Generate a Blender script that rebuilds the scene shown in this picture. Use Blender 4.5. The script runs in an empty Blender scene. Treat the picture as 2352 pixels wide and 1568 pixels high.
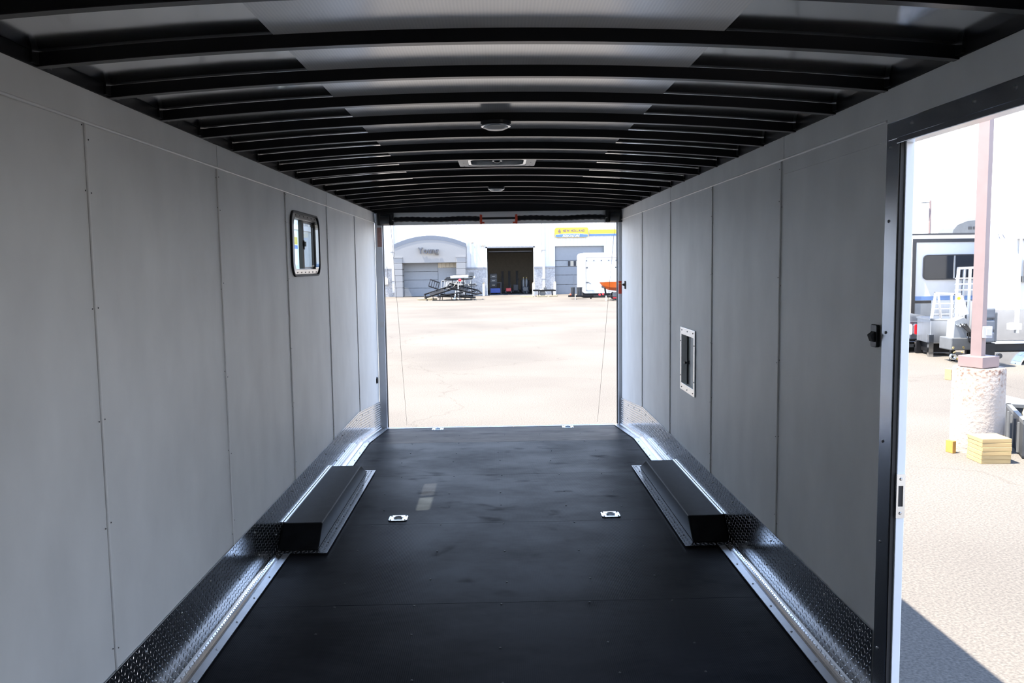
import bpy, bmesh, math, random
from mathutils import Vector, Matrix, Euler

# ------------------------------------------------------------------ camera, sky, sun, exposure
scn = bpy.context.scene
COL = scn.collection
random.seed(7)

F_PX, PITCH, YAW, ROLL, CAM_Z = 1910.67, .0917, .0169, -.0141, 1.5935
fwd = Vector((math.sin(YAW)*math.cos(PITCH), math.cos(YAW)*math.cos(PITCH), -math.sin(PITCH)))
rgt = Vector((math.cos(YAW), -math.sin(YAW), 0))
upv = rgt.cross(fwd)
r2 = math.cos(ROLL)*rgt + math.sin(ROLL)*upv
u2 = -math.sin(ROLL)*rgt + math.cos(ROLL)*upv
cd = bpy.data.cameras.new('camera')
cd.sensor_width = 36.0
cd.lens = F_PX/2352*36
cd.clip_start = .02
cd.clip_end = 600
cam = bpy.data.objects.new('camera', cd)
COL.objects.link(cam)
m4 = Matrix((r2, u2, -fwd)).transposed().to_4x4()
m4.translation = Vector((0, 0, CAM_Z))
cam.matrix_world = m4
scn.camera = cam

SUN_TRAVEL = Vector((.77, .11, -1.75)).normalized()
w = bpy.data.worlds.new('sky'); scn.world = w
w.use_nodes = True
nt = w.node_tree
nt.nodes.clear()
# clear sky: bright hazy horizon, deep blue overhead, the same all round
tcw = nt.nodes.new('ShaderNodeTexCoord')
sxw = nt.nodes.new('ShaderNodeSeparateXYZ')
nt.links.new(tcw.outputs['Generated'], sxw.inputs[0])
sky = nt.nodes.new('ShaderNodeValToRGB')
el = sky.color_ramp.elements
el[0].position = 0; el[0].color = (.95, .96, 1.0, 1)
el[1].position = 1; el[1].color = (.12, .21, .42, 1)
for ps_, cl_ in ((.08, (.86, .91, 1.0, 1)), (.26, (.50, .65, .92, 1)), (.55, (.24, .35, .58, 1))):
    q_ = el.new(ps_); q_.color = cl_
nt.links.new(sxw.outputs[2], sky.inputs[0])
bg = nt.nodes.new('ShaderNodeBackground')
bg.inputs['Strength'].default_value = 1.1
wo = nt.nodes.new('ShaderNodeOutputWorld')
nt.links.new(sky.outputs[0], bg.inputs[0])
nt.links.new(bg.outputs[0], wo.inputs[0])

sl = bpy.data.lights.new('sun', 'SUN')
sl.energy = 5.0
sl.color = (1, .92, .80)
sl.angle = .0093
so = bpy.data.objects.new('sun', sl)
COL.objects.link(so)
so.location = (-20, -5, 40)
so.rotation_euler = SUN_TRAVEL.to_track_quat('-Z', 'Y').to_euler()

scn.view_settings.view_transform = 'Standard'
scn.view_settings.look = 'None'
scn.view_settings.gamma = 1
scn.view_settings.use_curve_mapping = False
scn.view_settings.exposure = 2.4
scn.cycles.use_denoising = True
scn.cycles.max_bounces = 12
scn.cycles.diffuse_bounces = 6
scn.cycles.glossy_bounces = 6
scn.cycles.transparent_max_bounces = 12
scn.cycles.sample_clamp_indirect = 6

# ------------------------------------------------------------------ materials
MATS = {}
def N(t, typ, **kw):
    n = t.nodes.new(typ)
    for k, v in kw.items():
        setattr(n, k, v)
    return n
def base_mat(name, col, rough=.5, metal=0, spec=.5):
    m = bpy.data.materials.new(name)
    m.use_nodes = True
    b = m.node_tree.nodes['Principled BSDF']
    b.inputs['Base Color'].default_value = (*col, 1)
    b.inputs['Roughness'].default_value = rough
    b.inputs['Metallic'].default_value = metal
    b.inputs['Specular IOR Level'].default_value = spec
    MATS[name] = m
    return m, m.node_tree, b
def mat(name, col, rough=.5, metal=0, spec=.5, var=.06, scale=6, stretch=(1, 1, 1), bump=0, bscale=60):
    """plain procedural material: colour with noise variation and optional fine relief"""
    if name in MATS:
        return MATS[name]
    m, t, b = base_mat(name, col, rough, metal, spec)
    tc = N(t, 'ShaderNodeTexCoord')
    mp = N(t, 'ShaderNodeMapping')
    mp.inputs['Scale'].default_value = stretch
    t.links.new(tc.outputs['Object'], mp.inputs[0])
    nz = N(t, 'ShaderNodeTexNoise')
    nz.inputs['Scale'].default_value = scale
    nz.inputs['Detail'].default_value = 4
    t.links.new(mp.outputs[0], nz.inputs[0])
    rp = N(t, 'ShaderNodeValToRGB')
    rp.color_ramp.elements[0].position = .3
    rp.color_ramp.elements[1].position = .7
    rp.color_ramp.elements[0].color = (*[c*(1-var) for c in col], 1)
    rp.color_ramp.elements[1].color = (*[min(1, c*(1+var)) for c in col], 1)
    t.links.new(nz.outputs['Fac'], rp.inputs[0])
    t.links.new(rp.outputs[0], b.inputs['Base Color'])
    if bump:
        nb = N(t, 'ShaderNodeTexNoise')
        nb.inputs['Scale'].default_value = bscale
        nb.inputs['Detail'].default_value = 3
        t.links.new(mp.outputs[0], nb.inputs[0])
        bp = N(t, 'ShaderNodeBump')
        bp.inputs['Strength'].default_value = bump
        bp.inputs['Distance'].default_value = .01
        t.links.new(nb.outputs['Fac'], bp.inputs['Height'])
        t.links.new(bp.outputs[0], b.inputs['Normal'])
    return m

mat('panel', (.87, .87, .85), .5, var=.06, scale=2.6, stretch=(1.5, 1.5, .9))
mat('bead', (.93, .92, .90), .3, var=.03)
mat('panel_back', (.05, .05, .05), .8)
mat('outer_white', (.8, .8, .8), .35, var=.02)
mat('black_steel', (.007, .007, .008), .45, spec=.25, var=.2, scale=9)
mat('black_satin', (.015, .015, .016), .3, var=.1)
mat('black_rubber', (.01, .01, .011), .6, var=.2)
mat('aluminium', (.62, .64, .67), .28, 1, var=.06, scale=12)
mat('mill_aluminium', (.5, .52, .55), .34, 1, var=.08, scale=8, stretch=(1, 1, .3))
mat('frame_aluminium', (.62, .64, .68), .2, 1, var=.1, scale=5)
mat('tread_plate', (.50, .52, .55), .16, 1, var=.06, scale=10)
mat('zinc', (.7, .74, .78), .25, 1, var=.06)
mat('screw_metal', (.45, .45, .45), .35, 1)
mat('screw_dark', (.08, .08, .08), .5, .5)
mat('window_metal', (.7, .71, .73), .3, 1, var=.05)
mat('white_paint', (.82, .82, .81), .4, var=.03)
mat('jamb_white', (.75, .77, .8), .4, var=.03)
mat('wheel_box_black', (.008, .0085, .0095), .55, spec=.1, var=.35, scale=14, bump=.12, bscale=220)
mat('red_metal', (.55, .06, .02), .45)
mat('tape_red', (.75, .07, .02), .3, var=.1)
mat('tape_faded', (.42, .24, .21), .4, var=.15, scale=30)
mat('tape_yellow', (.8, .5, .05), .35)
mat('tape_white', (.75, .75, .75), .35)
mat('lens_white', (.75, .75, .73), .25, spec=.6)
mat('vent_dark', (.03, .034, .038), .35)
mat('stucco', (.25, .247, .243), .9, var=.04, scale=30, bump=.15, bscale=160)
mat('cornice', (.13, .145, .17), .7, var=.04)
mat('siding', (.56, .56, .56), .45, var=.01)
mat('door_grey', (.20, .215, .235), .55, var=.03)
mat('split_stone', (.33, .33, .335), .9, var=.25, scale=9, bump=.8, bscale=14)
mat('stone_cap', (.22, .225, .24), .8)
mat('beige_panel', (.38, .34, .27), .6)
mat('sign_yellow', (.62, .46, .03), .45, var=.02)
mat('sign_blue', (.08, .17, .50), .45, var=.02)
mat('sign_white', (.85, .85, .85), .5)
mat('letter_navy', (.12, .07, .16), .5)
mat('letter_grey', (.07, .075, .09), .5)
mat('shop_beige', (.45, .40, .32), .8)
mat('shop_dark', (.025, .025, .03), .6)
mat('shop_floor', (.10, .10, .10), .6)
mat('shop_red', (.35, .03, .03), .5)
mat('shop_blue', (.04, .08, .35), .5)
mat('orange_hull', (.55, .10, .008), .3, var=.03)
mat('hull_grey', (.45, .46, .48), .35)
mat('bin_black', (.035, .038, .042), .5, var=.2)
mat('red_plastic', (.7, .02, .03), .3)
mat('amber_plastic', (.9, .5, .02), .3)
mat('clear_plastic', (.75, .75, .78), .2)
mat('pole_brown', (.20, .145, .138), .6, var=.05)
mat('outlet_grey', (.32, .32, .33), .5)
mat('lumber', (.36, .25, .11), .7, var=.18, scale=5, stretch=(.6, 8, 14))
mat('lumber_pale', (.38, .30, .18), .75, var=.12, scale=9)
mat('lumber_amber', (.40, .20, .04), .7, var=.12, scale=9)
mat('rv_white', (.55, .55, .545), .35, var=.02)
mat('rv_grey', (.22, .235, .25), .45)
mat('rv_blue', (.13, .22, .42), .4)
mat('rv_black', (.02, .02, .022), .4)
mat('rv_glass', (.012, .014, .018), .08, spec=.7)
mat('pad_grey', (.10, .11, .125), .6, var=.15)
mat('box_grey', (.09, .095, .10), .5, var=.1)
mat('gold_chain', (.65, .5, .2), .35, .9)
mat('letter_pale', (.45, .45, .55), .5)
mat('neighbour_grey', (.62, .66, .66), .5)
mat('plywood', (.4, .3, .18), .8)

# concrete post base with worn aggregate near its top
m, t, b = base_mat('concrete_post', (.6, .54, .48), .9)
tc = N(t, 'ShaderNodeTexCoord')
n1 = N(t, 'ShaderNodeTexNoise'); n1.inputs['Scale'].default_value = 26; n1.inputs['Detail'].default_value = 6
n2 = N(t, 'ShaderNodeTexNoise'); n2.inputs['Scale'].default_value = 3.2; n2.inputs['Detail'].default_value = 2
sx = N(t, 'ShaderNodeSeparateXYZ')
t.links.new(tc.outputs['Object'], n1.inputs[0]); t.links.new(tc.outputs['Object'], n2.inputs[0]); t.links.new(tc.outputs['Object'], sx.inputs[0])
mr = N(t, 'ShaderNodeMapRange'); mr.inputs[1].default_value = .2; mr.inputs[2].default_value = .95
t.links.new(sx.outputs[2], mr.inputs[0])
ad = N(t, 'ShaderNodeMath', operation='ADD'); t.links.new(mr.outputs[0], ad.inputs[0]); t.links.new(n2.outputs[0], ad.inputs[1])
ml = N(t, 'ShaderNodeMath', operation='MULTIPLY'); t.links.new(ad.outputs[0], ml.inputs[0]); t.links.new(n1.outputs[0], ml.inputs[1])
rp = N(t, 'ShaderNodeValToRGB')
e = rp.color_ramp.elements
e[0].position = .58; e[0].color = (.30, .265, .235, 1)
e[1].position = .98; e[1].color = (.11, .06, .047, 1)
k = e.new(.78); k.color = (.235, .18, .145, 1)
t.links.new(ml.outputs[0], rp.inputs[0]); t.links.new(rp.outputs[0], b.inputs['Base Color'])
bp = N(t, 'ShaderNodeBump'); bp.inputs['Strength'].default_value = .5; bp.inputs['Distance'].default_value = .02
t.links.new(n1.outputs[0], bp.inputs['Height']); t.links.new(bp.outputs[0], b.inputs['Normal'])

# ribbed black floor covering with dust and scuffs
m, t, b = base_mat('floor_black', (.012, .012, .014), .4, 0, .5)
b.inputs['IOR'].default_value = 1.06
b.inputs['Specular Tint'].default_value = (.62, .84, 1, 1)
tc = N(t, 'ShaderNodeTexCoord')
wv = N(t, 'ShaderNodeTexWave', wave_type='BANDS', bands_direction='X', wave_profile='SIN')
wv.inputs['Scale'].default_value = 38
t.links.new(tc.outputs['Object'], wv.inputs[0])
bp = N(t, 'ShaderNodeBump'); bp.inputs['Strength'].default_value = .25; bp.inputs['Distance'].default_value = .0012
t.links.new(wv.outputs['Fac'], bp.inputs['Height'])
t.links.new(bp.outputs[0], b.inputs['Normal'])
mp = N(t, 'ShaderNodeMapping'); mp.inputs['Scale'].default_value = (1.0, 1.6, 1)
t.links.new(tc.outputs['Object'], mp.inputs[0])
n1 = N(t, 'ShaderNodeTexNoise'); n1.inputs['Scale'].default_value = 1.7; n1.inputs['Detail'].default_value = 5; n1.inputs['Roughness'].default_value = .6
t.links.new(mp.outputs[0], n1.inputs[0])
rp = N(t, 'ShaderNodeValToRGB')
e = rp.color_ramp.elements
e[0].position = .36; e[0].color = (.018, .0185, .021, 1)
e[1].position = .60; e[1].color = (.034, .035, .040, 1)
t.links.new(n1.outputs[0], rp.inputs[0]); t.links.new(rp.outputs[0], b.inputs['Base Color'])
n3 = N(t, 'ShaderNodeTexNoise'); n3.inputs['Scale'].default_value = 4.5; n3.inputs['Detail'].default_value = 2
t.links.new(mp.outputs[0], n3.inputs[0])
sc3 = N(t, 'ShaderNodeMapRange'); sc3.inputs[1].default_value = .62; sc3.inputs[2].default_value = .78; sc3.inputs[3].default_value = 0; sc3.inputs[4].default_value = .16
t.links.new(n3.outputs[0], sc3.inputs[0])
rr = N(t, 'ShaderNodeMapRange'); rr.inputs[1].default_value = .3; rr.inputs[2].default_value = .65; rr.inputs[3].default_value = .40; rr.inputs[4].default_value = .28
t.links.new(n1.outputs[0], rr.inputs[0]); sm3 = N(t, 'ShaderNodeMath', operation='ADD'); t.links.new(rr.outputs[0], sm3.inputs[0]); t.links.new(sc3.outputs[0], sm3.inputs[1])
t.links.new(sm3.outputs[0], b.inputs['Roughness'])

# roof skin: bare metal, faintly wavy
m, t, b = base_mat('roof_skin', (.86, .87, .88), .13, 1)
tc = N(t, 'ShaderNodeTexCoord')
n1 = N(t, 'ShaderNodeTexNoise'); n1.inputs['Scale'].default_value = 3
t.links.new(tc.outputs['Object'], n1.inputs[0])
bp = N(t, 'ShaderNodeBump'); bp.inputs['Strength'].default_value = .12; bp.inputs['Distance'].default_value = .02
t.links.new(n1.outputs[0], bp.inputs['Height']); t.links.new(bp.outputs[0], b.inputs['Normal'])

# fluted plastic liner down the middle of the roof
m, t, b = base_mat('fluted_liner', (.8, .8, .8), .30, .15, .5)
b.inputs['Coat Weight'].default_value = 1
b.inputs['Coat Roughness'].default_value = .2
b.inputs['Coat IOR'].default_value = 2.0
tc = N(t, 'ShaderNodeTexCoord')
wv = N(t, 'ShaderNodeTexWave', wave_type='BANDS', bands_direction='X', wave_profile='SIN')
wv.inputs['Scale'].default_value = 34
t.links.new(tc.outputs['Object'], wv.inputs[0])
bp = N(t, 'ShaderNodeBump'); bp.inputs['Strength'].default_value = .07; bp.inputs['Distance'].default_value = .002
t.links.new(wv.outputs['Fac'], bp.inputs['Height']); t.links.new(bp.outputs[0], b.inputs['Normal'])
rp = N(t, 'ShaderNodeValToRGB')
rp.color_ramp.elements[0].color = (.86, .87, .88, 1); rp.color_ramp.elements[1].color = (.95, .95, .95, 1)
t.links.new(wv.outputs['Fac'], rp.inputs[0]); t.links.new(rp.outputs[0], b.inputs['Base Color'])

# dusty pale asphalt
m, t, b = base_mat('asphalt', (.3, .28, .26), .9, 0, .1)
gm = N(t, 'ShaderNodeNewGeometry')
n1 = N(t, 'ShaderNodeTexNoise'); n1.inputs['Scale'].default_value = .28; n1.inputs['Detail'].default_value = 6
n2 = N(t, 'ShaderNodeTexNoise'); n2.inputs['Scale'].default_value = 55; n2.inputs['Detail'].default_value = 3
v1 = N(t, 'ShaderNodeTexVoronoi', feature='DISTANCE_TO_EDGE'); v1.inputs['Scale'].default_value = .17
wp = N(t, 'ShaderNodeTexNoise'); wp.inputs['Scale'].default_value = .8; wp.inputs['Detail'].default_value = 4
va = N(t, 'ShaderNodeVectorMath', operation='ADD')
vs = N(t, 'ShaderNodeVectorMath', operation='SCALE'); vs.inputs['Scale'].default_value = 1.6
t.links.new(gm.outputs['Position'], wp.inputs[0]); t.links.new(wp.outputs['Color'], vs.inputs[0])
t.links.new(gm.outputs['Position'], va.inputs[0]); t.links.new(vs.outputs[0], va.inputs[1]); t.links.new(va.outputs[0], v1.inputs[0])
for n in (n1, n2):
    t.links.new(gm.outputs['Position'], n.inputs[0])
rp = N(t, 'ShaderNodeValToRGB')
e = rp.color_ramp.elements
e[0].position = .3; e[0].color = (.091, .084, .077, 1)
e[1].position = .7; e[1].color = (.122, .113, .102, 1)
t.links.new(n1.outputs[0], rp.inputs[0])
r3 = N(t, 'ShaderNodeValToRGB')
e = r3.color_ramp.elements
e[0].position = .35; e[0].color = (.78, .78, .78, 1)
e[1].position = .72; e[1].color = (1.35, 1.32, 1.28, 1)
t.links.new(n2.outputs[0], r3.inputs[0])
mx = N(t, 'ShaderNodeMix', data_type='RGBA', blend_type='MULTIPLY'); mx.inputs[0].default_value = 1
t.links.new(rp.outputs[0], mx.inputs[6]); t.links.new(r3.outputs[0], mx.inputs[7])
cr = N(t, 'ShaderNodeValToRGB')
e = cr.color_ramp.elements
e[0].position = .0; e[0].color = (.84, .83, .82, 1)
e[1].position = .004; e[1].color = (1, 1, 1, 1)
t.links.new(v1.outputs[0], cr.inputs[0])
mx2 = N(t, 'ShaderNodeMix', data_type='RGBA', blend_type='MULTIPLY'); mx2.inputs[0].default_value = 1
t.links.new(mx.outputs[2], mx2.inputs[6]); t.links.new(cr.outputs[0], mx2.inputs[7])
t.links.new(mx2.outputs[2], b.inputs['Base Color'])
bp = N(t, 'ShaderNodeBump'); bp.inputs['Strength'].default_value = .4; bp.inputs['Distance'].default_value = .01
t.links.new(n2.outputs[0], bp.inputs['Height']); t.links.new(bp.outputs[0], b.inputs['Normal'])

# thin window panes: light goes through, a little is mirrored
def pane_mat(name, tint):
    m = bpy.data.materials.new(name); m.use_nodes = True
    t = m.node_tree; t.nodes.clear()
    o = N(t, 'ShaderNodeOutputMaterial'); mx = N(t, 'ShaderNodeMixShader')
    tr = N(t, 'ShaderNodeBsdfTransparent'); gl = N(t, 'ShaderNodeBsdfGlossy')
    mx.inputs[0].default_value = .07
    tr.inputs[0].default_value = (*tint, 1); gl.inputs['Roughness'].default_value = .02
    t.links.new(tr.outputs[0], mx.inputs[1]); t.links.new(gl.outputs[0], mx.inputs[2])
    t.links.new(mx.outputs[0], o.inputs[0])
    MATS[name] = m
pane_mat('pane_clear', (.86, .92, .9))
pane_mat('pane_screened', (.6, .62, .62))

# ------------------------------------------------------------------ mesh helpers
ORG = {}      # thing name -> world offset of its local frame (None: parts are given in local coordinates)
class MB:
    def __init__(s):
        s.v = []; s.f = []
    def add(s, vs, fs):
        o = len(s.v)
        s.v += [tuple(p) for p in vs]
        s.f += [tuple(i+o for i in q) for q in fs]
        return s
    def box(s, x0, x1, y0, y1, z0, z1):
        return s.add([(x0,y0,z0),(x1,y0,z0),(x1,y1,z0),(x0,y1,z0),(x0,y0,z1),(x1,y0,z1),(x1,y1,z1),(x0,y1,z1)],
                     [(0,3,2,1),(4,5,6,7),(0,1,5,4),(1,2,6,5),(2,3,7,6),(3,0,4,7)])
    def obox(s, c, size, rot=(0, 0, 0)):
        R = Euler(rot).to_matrix(); c = Vector(c); a, b_, d = [q/2 for q in size]
        P = [(-a,-b_,-d),(a,-b_,-d),(a,b_,-d),(-a,b_,-d),(-a,-b_,d),(a,-b_,d),(a,b_,d),(-a,b_,d)]
        return s.add([c + R @ Vector(p) for p in P], [(0,3,2,1),(4,5,6,7),(0,1,5,4),(1,2,6,5),(2,3,7,6),(3,0,4,7)])
    def bar(s, p0, p1, wdt, hgt=None):
        """square bar between two points"""
        hgt = hgt or wdt
        p0, p1 = Vector(p0), Vector(p1); d = (p1-p0).normalized()
        a = d.cross(Vector((0, 0, 1)))
        if a.length < 1e-4: a = Vector((1, 0, 0))
        a.normalize(); c = d.cross(a)
        P = []
        for p in (p0, p1):
            for i, j in ((-1,-1),(1,-1),(1,1),(-1,1)):
                P.append(p + a*i*wdt/2 + c*j*hgt/2)
        return s.add(P, [(0,3,2,1),(4,5,6,7),(0,1,5,4),(1,2,6,5),(2,3,7,6),(3,0,4,7)])
    def cyl(s, p0, p1, r0, r1=None, n=14):
        r1 = r0 if r1 is None else r1
        p0, p1 = Vector(p0), Vector(p1); d = (p1-p0).normalized()
        a = d.orthogonal().normalized(); c = d.cross(a)
        P = []
        for p, r in ((p0, r0), (p1, r1)):
            for i in range(n):
                q = 2*math.pi*i/n
                P.append(p + (a*math.cos(q)+c*math.sin(q))*r)
        return s.add(P, [(i,(i+1)%n,n+(i+1)%n,n+i) for i in range(n)] + [tuple(range(n))[::-1], tuple(range(n, 2*n))])
    def tube(s, pts, r, n=8):
        for a, b_ in zip(pts[:-1], pts[1:]):
            s.cyl(a, b_, r, n=n)
        return s
    def lathe(s, c, prof, n=24):
        """profile of (radius, z) turned about a vertical axis through c"""
        P = []; Fc = []
        for r, z in prof:
            for i in range(n):
                q = 2*math.pi*i/n
                P.append((c[0]+r*math.cos(q), c[1]+r*math.sin(q), c[2]+z))
        for k in range(len(prof)-1):
            for i in range(n):
                Fc.append((k*n+i, k*n+(i+1)%n, (k+1)*n+(i+1)%n, (k+1)*n+i))
        Fc.append(tuple(range(n))[::-1]); Fc.append(tuple(range((len(prof)-1)*n, len(prof)*n)))
        return s.add(P, Fc)
    def _ax(s, p, axis, a):
        return {'x': (a, p[0], p[1]), 'y': (p[0], a, p[1]), 'z': (p[0], p[1], a)}[axis]
    def prism(s, pts, axis, a0, a1):
        n = len(pts)
        return s.add([s._ax(p, axis, a0) for p in pts] + [s._ax(p, axis, a1) for p in pts],
                     [tuple(range(n)), tuple(range(n, 2*n))[::-1]] + [(i,(i+1)%n,n+(i+1)%n,n+i) for i in range(n)])
    def ring(s, out, inn, axis, a0, a1):
        n = len(out)
        P = [s._ax(p, axis, q) for q in (a0, a1) for p in list(out)+list(inn)]
        Fc = []
        for i in range(n):
            j = (i+1) % n
            Fc += [(i, j, n+j, n+i), (2*n+i, 2*n+j, 3*n+j, 3*n+i), (i, j, 2*n+j, 2*n+i), (n+i, n+j, 3*n+j, 3*n+i)]
        return s.add(P, Fc)
    def build(s, name, material, parent=None, label=None, cat=None, group=None, kind=None, smooth=False, bevel=0, seg=2):
        v = [Vector(p) for p in s.v]
        if parent is None:
            xs = [p.x for p in v]; ys = [p.y for p in v]; zs = [p.z for p in v]
            o = Vector(((min(xs)+max(xs))/2, (min(ys)+max(ys))/2, min(zs)))
        else:
            o = ORG.get(parent.name) or Vector((0, 0, 0))
        me = bpy.data.meshes.new(name)
        me.from_pydata([p-o for p in v], [], s.f)
        bm = bmesh.new(); bm.from_mesh(me)
        bmesh.ops.recalc_face_normals(bm, faces=bm.faces)
        bm.to_mesh(me); bm.free()
        if isinstance(material, str): material = MATS[material]
        me.materials.append(material)
        if smooth:
            me.polygons.foreach_set('use_smooth', [True]*len(me.polygons))
            me.set_sharp_from_angle(angle=math.radians(40))
        ob = bpy.data.objects.new(name, me)
        COL.objects.link(ob)
        if parent is None:
            ob.location = o
            ORG[ob.name] = o
        else:
            ob.parent = parent
            ORG[ob.name] = ORG.get(parent.name)
        if bevel:
            md = ob.modifiers.new('bevel', 'BEVEL'); md.width = bevel; md.segments = seg; md.limit_method = 'ANGLE'
        tag(ob, label, cat, group, kind)
        return ob
def tag(o, label=None, cat=None, group=None, kind=None):
    for k, v in (('label', label), ('category', cat), ('group', group), ('kind', kind)):
        if v: o[k] = v
    return o
def thing(name, label, cat, loc=(0, 0, 0), group=None, rot=None, local=False, kind=None):
    o = bpy.data.objects.new(name, None)
    o.empty_display_size = .1
    COL.objects.link(o)
    o.location = loc
    if rot: o.rotation_euler = rot
    ORG[o.name] = None if (local or rot) else Vector(loc)
    return tag(o, label, cat, group, kind)
def copy_tree(root, loc, rot=None, label=None, group=None):
    r = root.copy(); COL.objects.link(r); r.location = loc
    if rot is not None: r.rotation_euler = rot
    if label: r['label'] = label
    if group: r['group'] = group
    for ch in root.children:
        c = ch.copy(); COL.objects.link(c); c.parent = r
        for g in ch.children:
            d = g.copy(); COL.objects.link(d); d.parent = c
    return r
def rrect(cx, cy, w_, h_, r, n=5):
    P = []
    for sx_, sy_, a0 in ((1,1,0),(-1,1,90),(-1,-1,180),(1,-1,270)):
        for i in range(n+1):
            q = math.radians(a0+90*i/n)
            P.append((cx+sx_*(w_/2-r)+r*math.cos(q), cy+sy_*(h_/2-r)+r*math.sin(q)))
    return P
def glyphs(text, height, depth, x0, y_front, z0, spread=None, gap=.12, shear=0, bold=.03):
    """each character as an MB standing upright and facing -Y; spread fits the line to that width"""
    out = []; cx = 0.0
    for ch in text:
        if ch == ' ':
            cx += .45*height; continue
        cu = bpy.data.curves.new('t', 'FONT'); cu.body = ch; cu.size = height*1.42; cu.extrude = depth/2; cu.shear = shear; cu.offset = bold*height
        ob = bpy.data.objects.new('t', cu); COL.objects.link(ob)
        dg = bpy.context.evaluated_depsgraph_get()
        me = bpy.data.meshes.new_from_object(ob.evaluated_get(dg))
        bpy.data.objects.remove(ob); bpy.data.curves.remove(cu)
        xs = [v.co.x for v in me.vertices]
        lo, hi = min(xs), max(xs)
        mb = MB()
        mb.add([(v.co.x-lo+cx, v.co.z, v.co.y) for v in me.vertices], [tuple(p.vertices) for p in me.polygons])
        out.append(mb); cx += hi-lo+gap*height
        bpy.data.meshes.remove(me)
    total = cx-gap*height
    k = spread/total if spread else 1
    for mb in out:
        mb.v = [(x0+p[0]*k, y_front+depth/2-p[1], z0+p[2]) for p in mb.v]
    return out

# ------------------------------------------------------------------ trailer shell dimensions
XL, XR = -1.268, 1.312           # faces of the side walls
Y0, Y1 = -1.3, 8.762             # front and rear end
ZT, ZH, ZK = 2.153, 2.048, .294  # top of wall, header strip, top of kick plate
YB, DROP = 7.43, .125            # the floor bends down behind YB by DROP
G = -.6                          # ground level
def fz(y):                       # height of the floor at y
    return 0 if y <= YB else -DROP*(y-YB)/(Y1-YB)
def roofz(x):                    # underside of the roof bows
    return 2.212-.059*(x/1.29)**2
XM = (XL+XR)/2

# ground
g = MB()
xs = [-70, -20, 0, 20, 70]; ys = [-40, 0, 30, 60, 140]
P = [(x, y, G) for y in ys for x in xs]
g.add(P, [(j*5+i, j*5+i+1, (j+1)*5+i+1, (j+1)*5+i) for j in range(4) for i in range(4)])
g.build('asphalt_lot', 'asphalt', kind='structure', label='pale dusty asphalt lot around the trailer and before the shop')

# floor: plywood deck under ribbed black sheets
f = MB()
f.prism([(Y0,-.03),(YB,-.03),(Y1,-DROP-.03),(Y1,-DROP-.004),(YB,-.004),(Y0,-.004)], 'x', XL-.04, XR+.04)
floor = f.build('floor', 'plywood', kind='structure', label='black ribbed trailer floor laid in wide sheets, sloping down at the rear')
edges = [Y0, .16, 1.38, 2.60, 3.82, 5.055, 6.25, YB, Y1]
for y0, y1 in zip(edges[:-1], edges[1:]):
    s = MB(); e = .0016
    s.prism([(y0+e, fz(y0)-.0035), (y1-e, fz(y1)-.0035), (y1-e, fz(y1)), (y0+e, fz(y0))], 'x', XL, XR)
    s.build('floor_sheet', 'floor_black', floor)
s = MB()
def screw(mb, p, n, r=.004, h=.002):
    p = Vector(p); mb.cyl(p, p+Vector(n)*h, r, r*.6, n=6)
for y, jit in ((2.62,0),(3.1,.06),(3.42,.1),(3.8,0),(4.1,.05),(4.55,.03),(5.03,0),(5.4,.05),(5.75,.02),(6.22,0),(6.7,.03),(7.0,.03),(7.4,0),(8.0,.02)):
    for x in (-.78,-.38,.02,.42,.8):
        yy = y+random.uniform(-jit, jit)
        screw(s, (x+random.uniform(-.04,.04), yy, fz(yy)), (0,0,1), .0065, .0025)
s.build('screw_heads', 'screw_dark', floor, kind='stuff')

# ------------------------------------------------------------------ side walls
def slab(mb, x0, x1, y0, y1, z0, z1, hole=None):
    if not hole:
        return mb.box(x0, x1, y0, y1, z0, z1)
    a, b_, c, d = hole
    mb.box(x0, x1, y0, a, z0, z1); mb.box(x0, x1, b_, y1, z0, z1)
    if c > z0: mb.box(x0, x1, a, b_, z0, c)
    if d < z1: mb.box(x0, x1, a, b_, d, z1)
    return mb
WIN = (5.22, 5.93, 1.582, 1.908)     # window opening in the left wall (y0,y1,z0,z1)
DOOR = (1.70, 2.705, -.2, 1.985)        # side door opening in the right wall
HAT = (5.50, 5.86, .735, 1.10)         # access hatch recess in the right wall
wl = slab(MB(), XL-.035, XL-.012, Y0, Y1, -.2, ZT+.05, WIN).build('wall_left', 'outer_white', kind='structure', label='light grey panelled left wall of the trailer')
wr_ = MB()
slab(wr_, XR+.012, XR+.034, Y0, 4.5, -.2, ZT+.05, DOOR)
slab(wr_, XR+.012, XR+.034, 4.5, Y1, -.2, ZT+.05, HAT)
wr = wr_.build('wall_right', 'outer_white', kind='structure', label='light grey panelled right wall of the trailer with the side door opening')
def wall_panel(parent, side, y0, y1, z0, z1, hole=None, proud=.0, name='wall_panel'):
    """a panel whose near edge stands a little proud of its neighbour"""
    X = XL if side < 0 else XR
    s = -side
    e = .001
    y0 += e; y1 -= e
    mb = MB()
    def quad(a, b_, c, d):
        def dx(y): return s*(proud+.0015*(1-(y-y0)/(y1-y0)))
        back = X-s*.01
        mb.add([(back,a,c),(X+dx(a),a,c),(X+dx(b_),b_,c),(back,b_,c),(back,a,d),(X+dx(a),a,d),(X+dx(b_),b_,d),(back,b_,d)],
               [(0,3,2,1),(4,5,6,7),(0,1,5,4),(1,2,6,5),(2,3,7,6),(3,0,4,7)])
    if hole:
        a, b_, c, d = hole
        quad(y0, a, z0, z1); quad(b_, y1, z0, z1); quad(a, b_, z0, c); quad(a, b_, d, z1)
    else:
        quad(y0, y1, z0, z1)
    return mb.build(name, 'panel', parent)
LS = [2.6366+1.219*i for i in range(-3, 5)]+[Y1]
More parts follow.
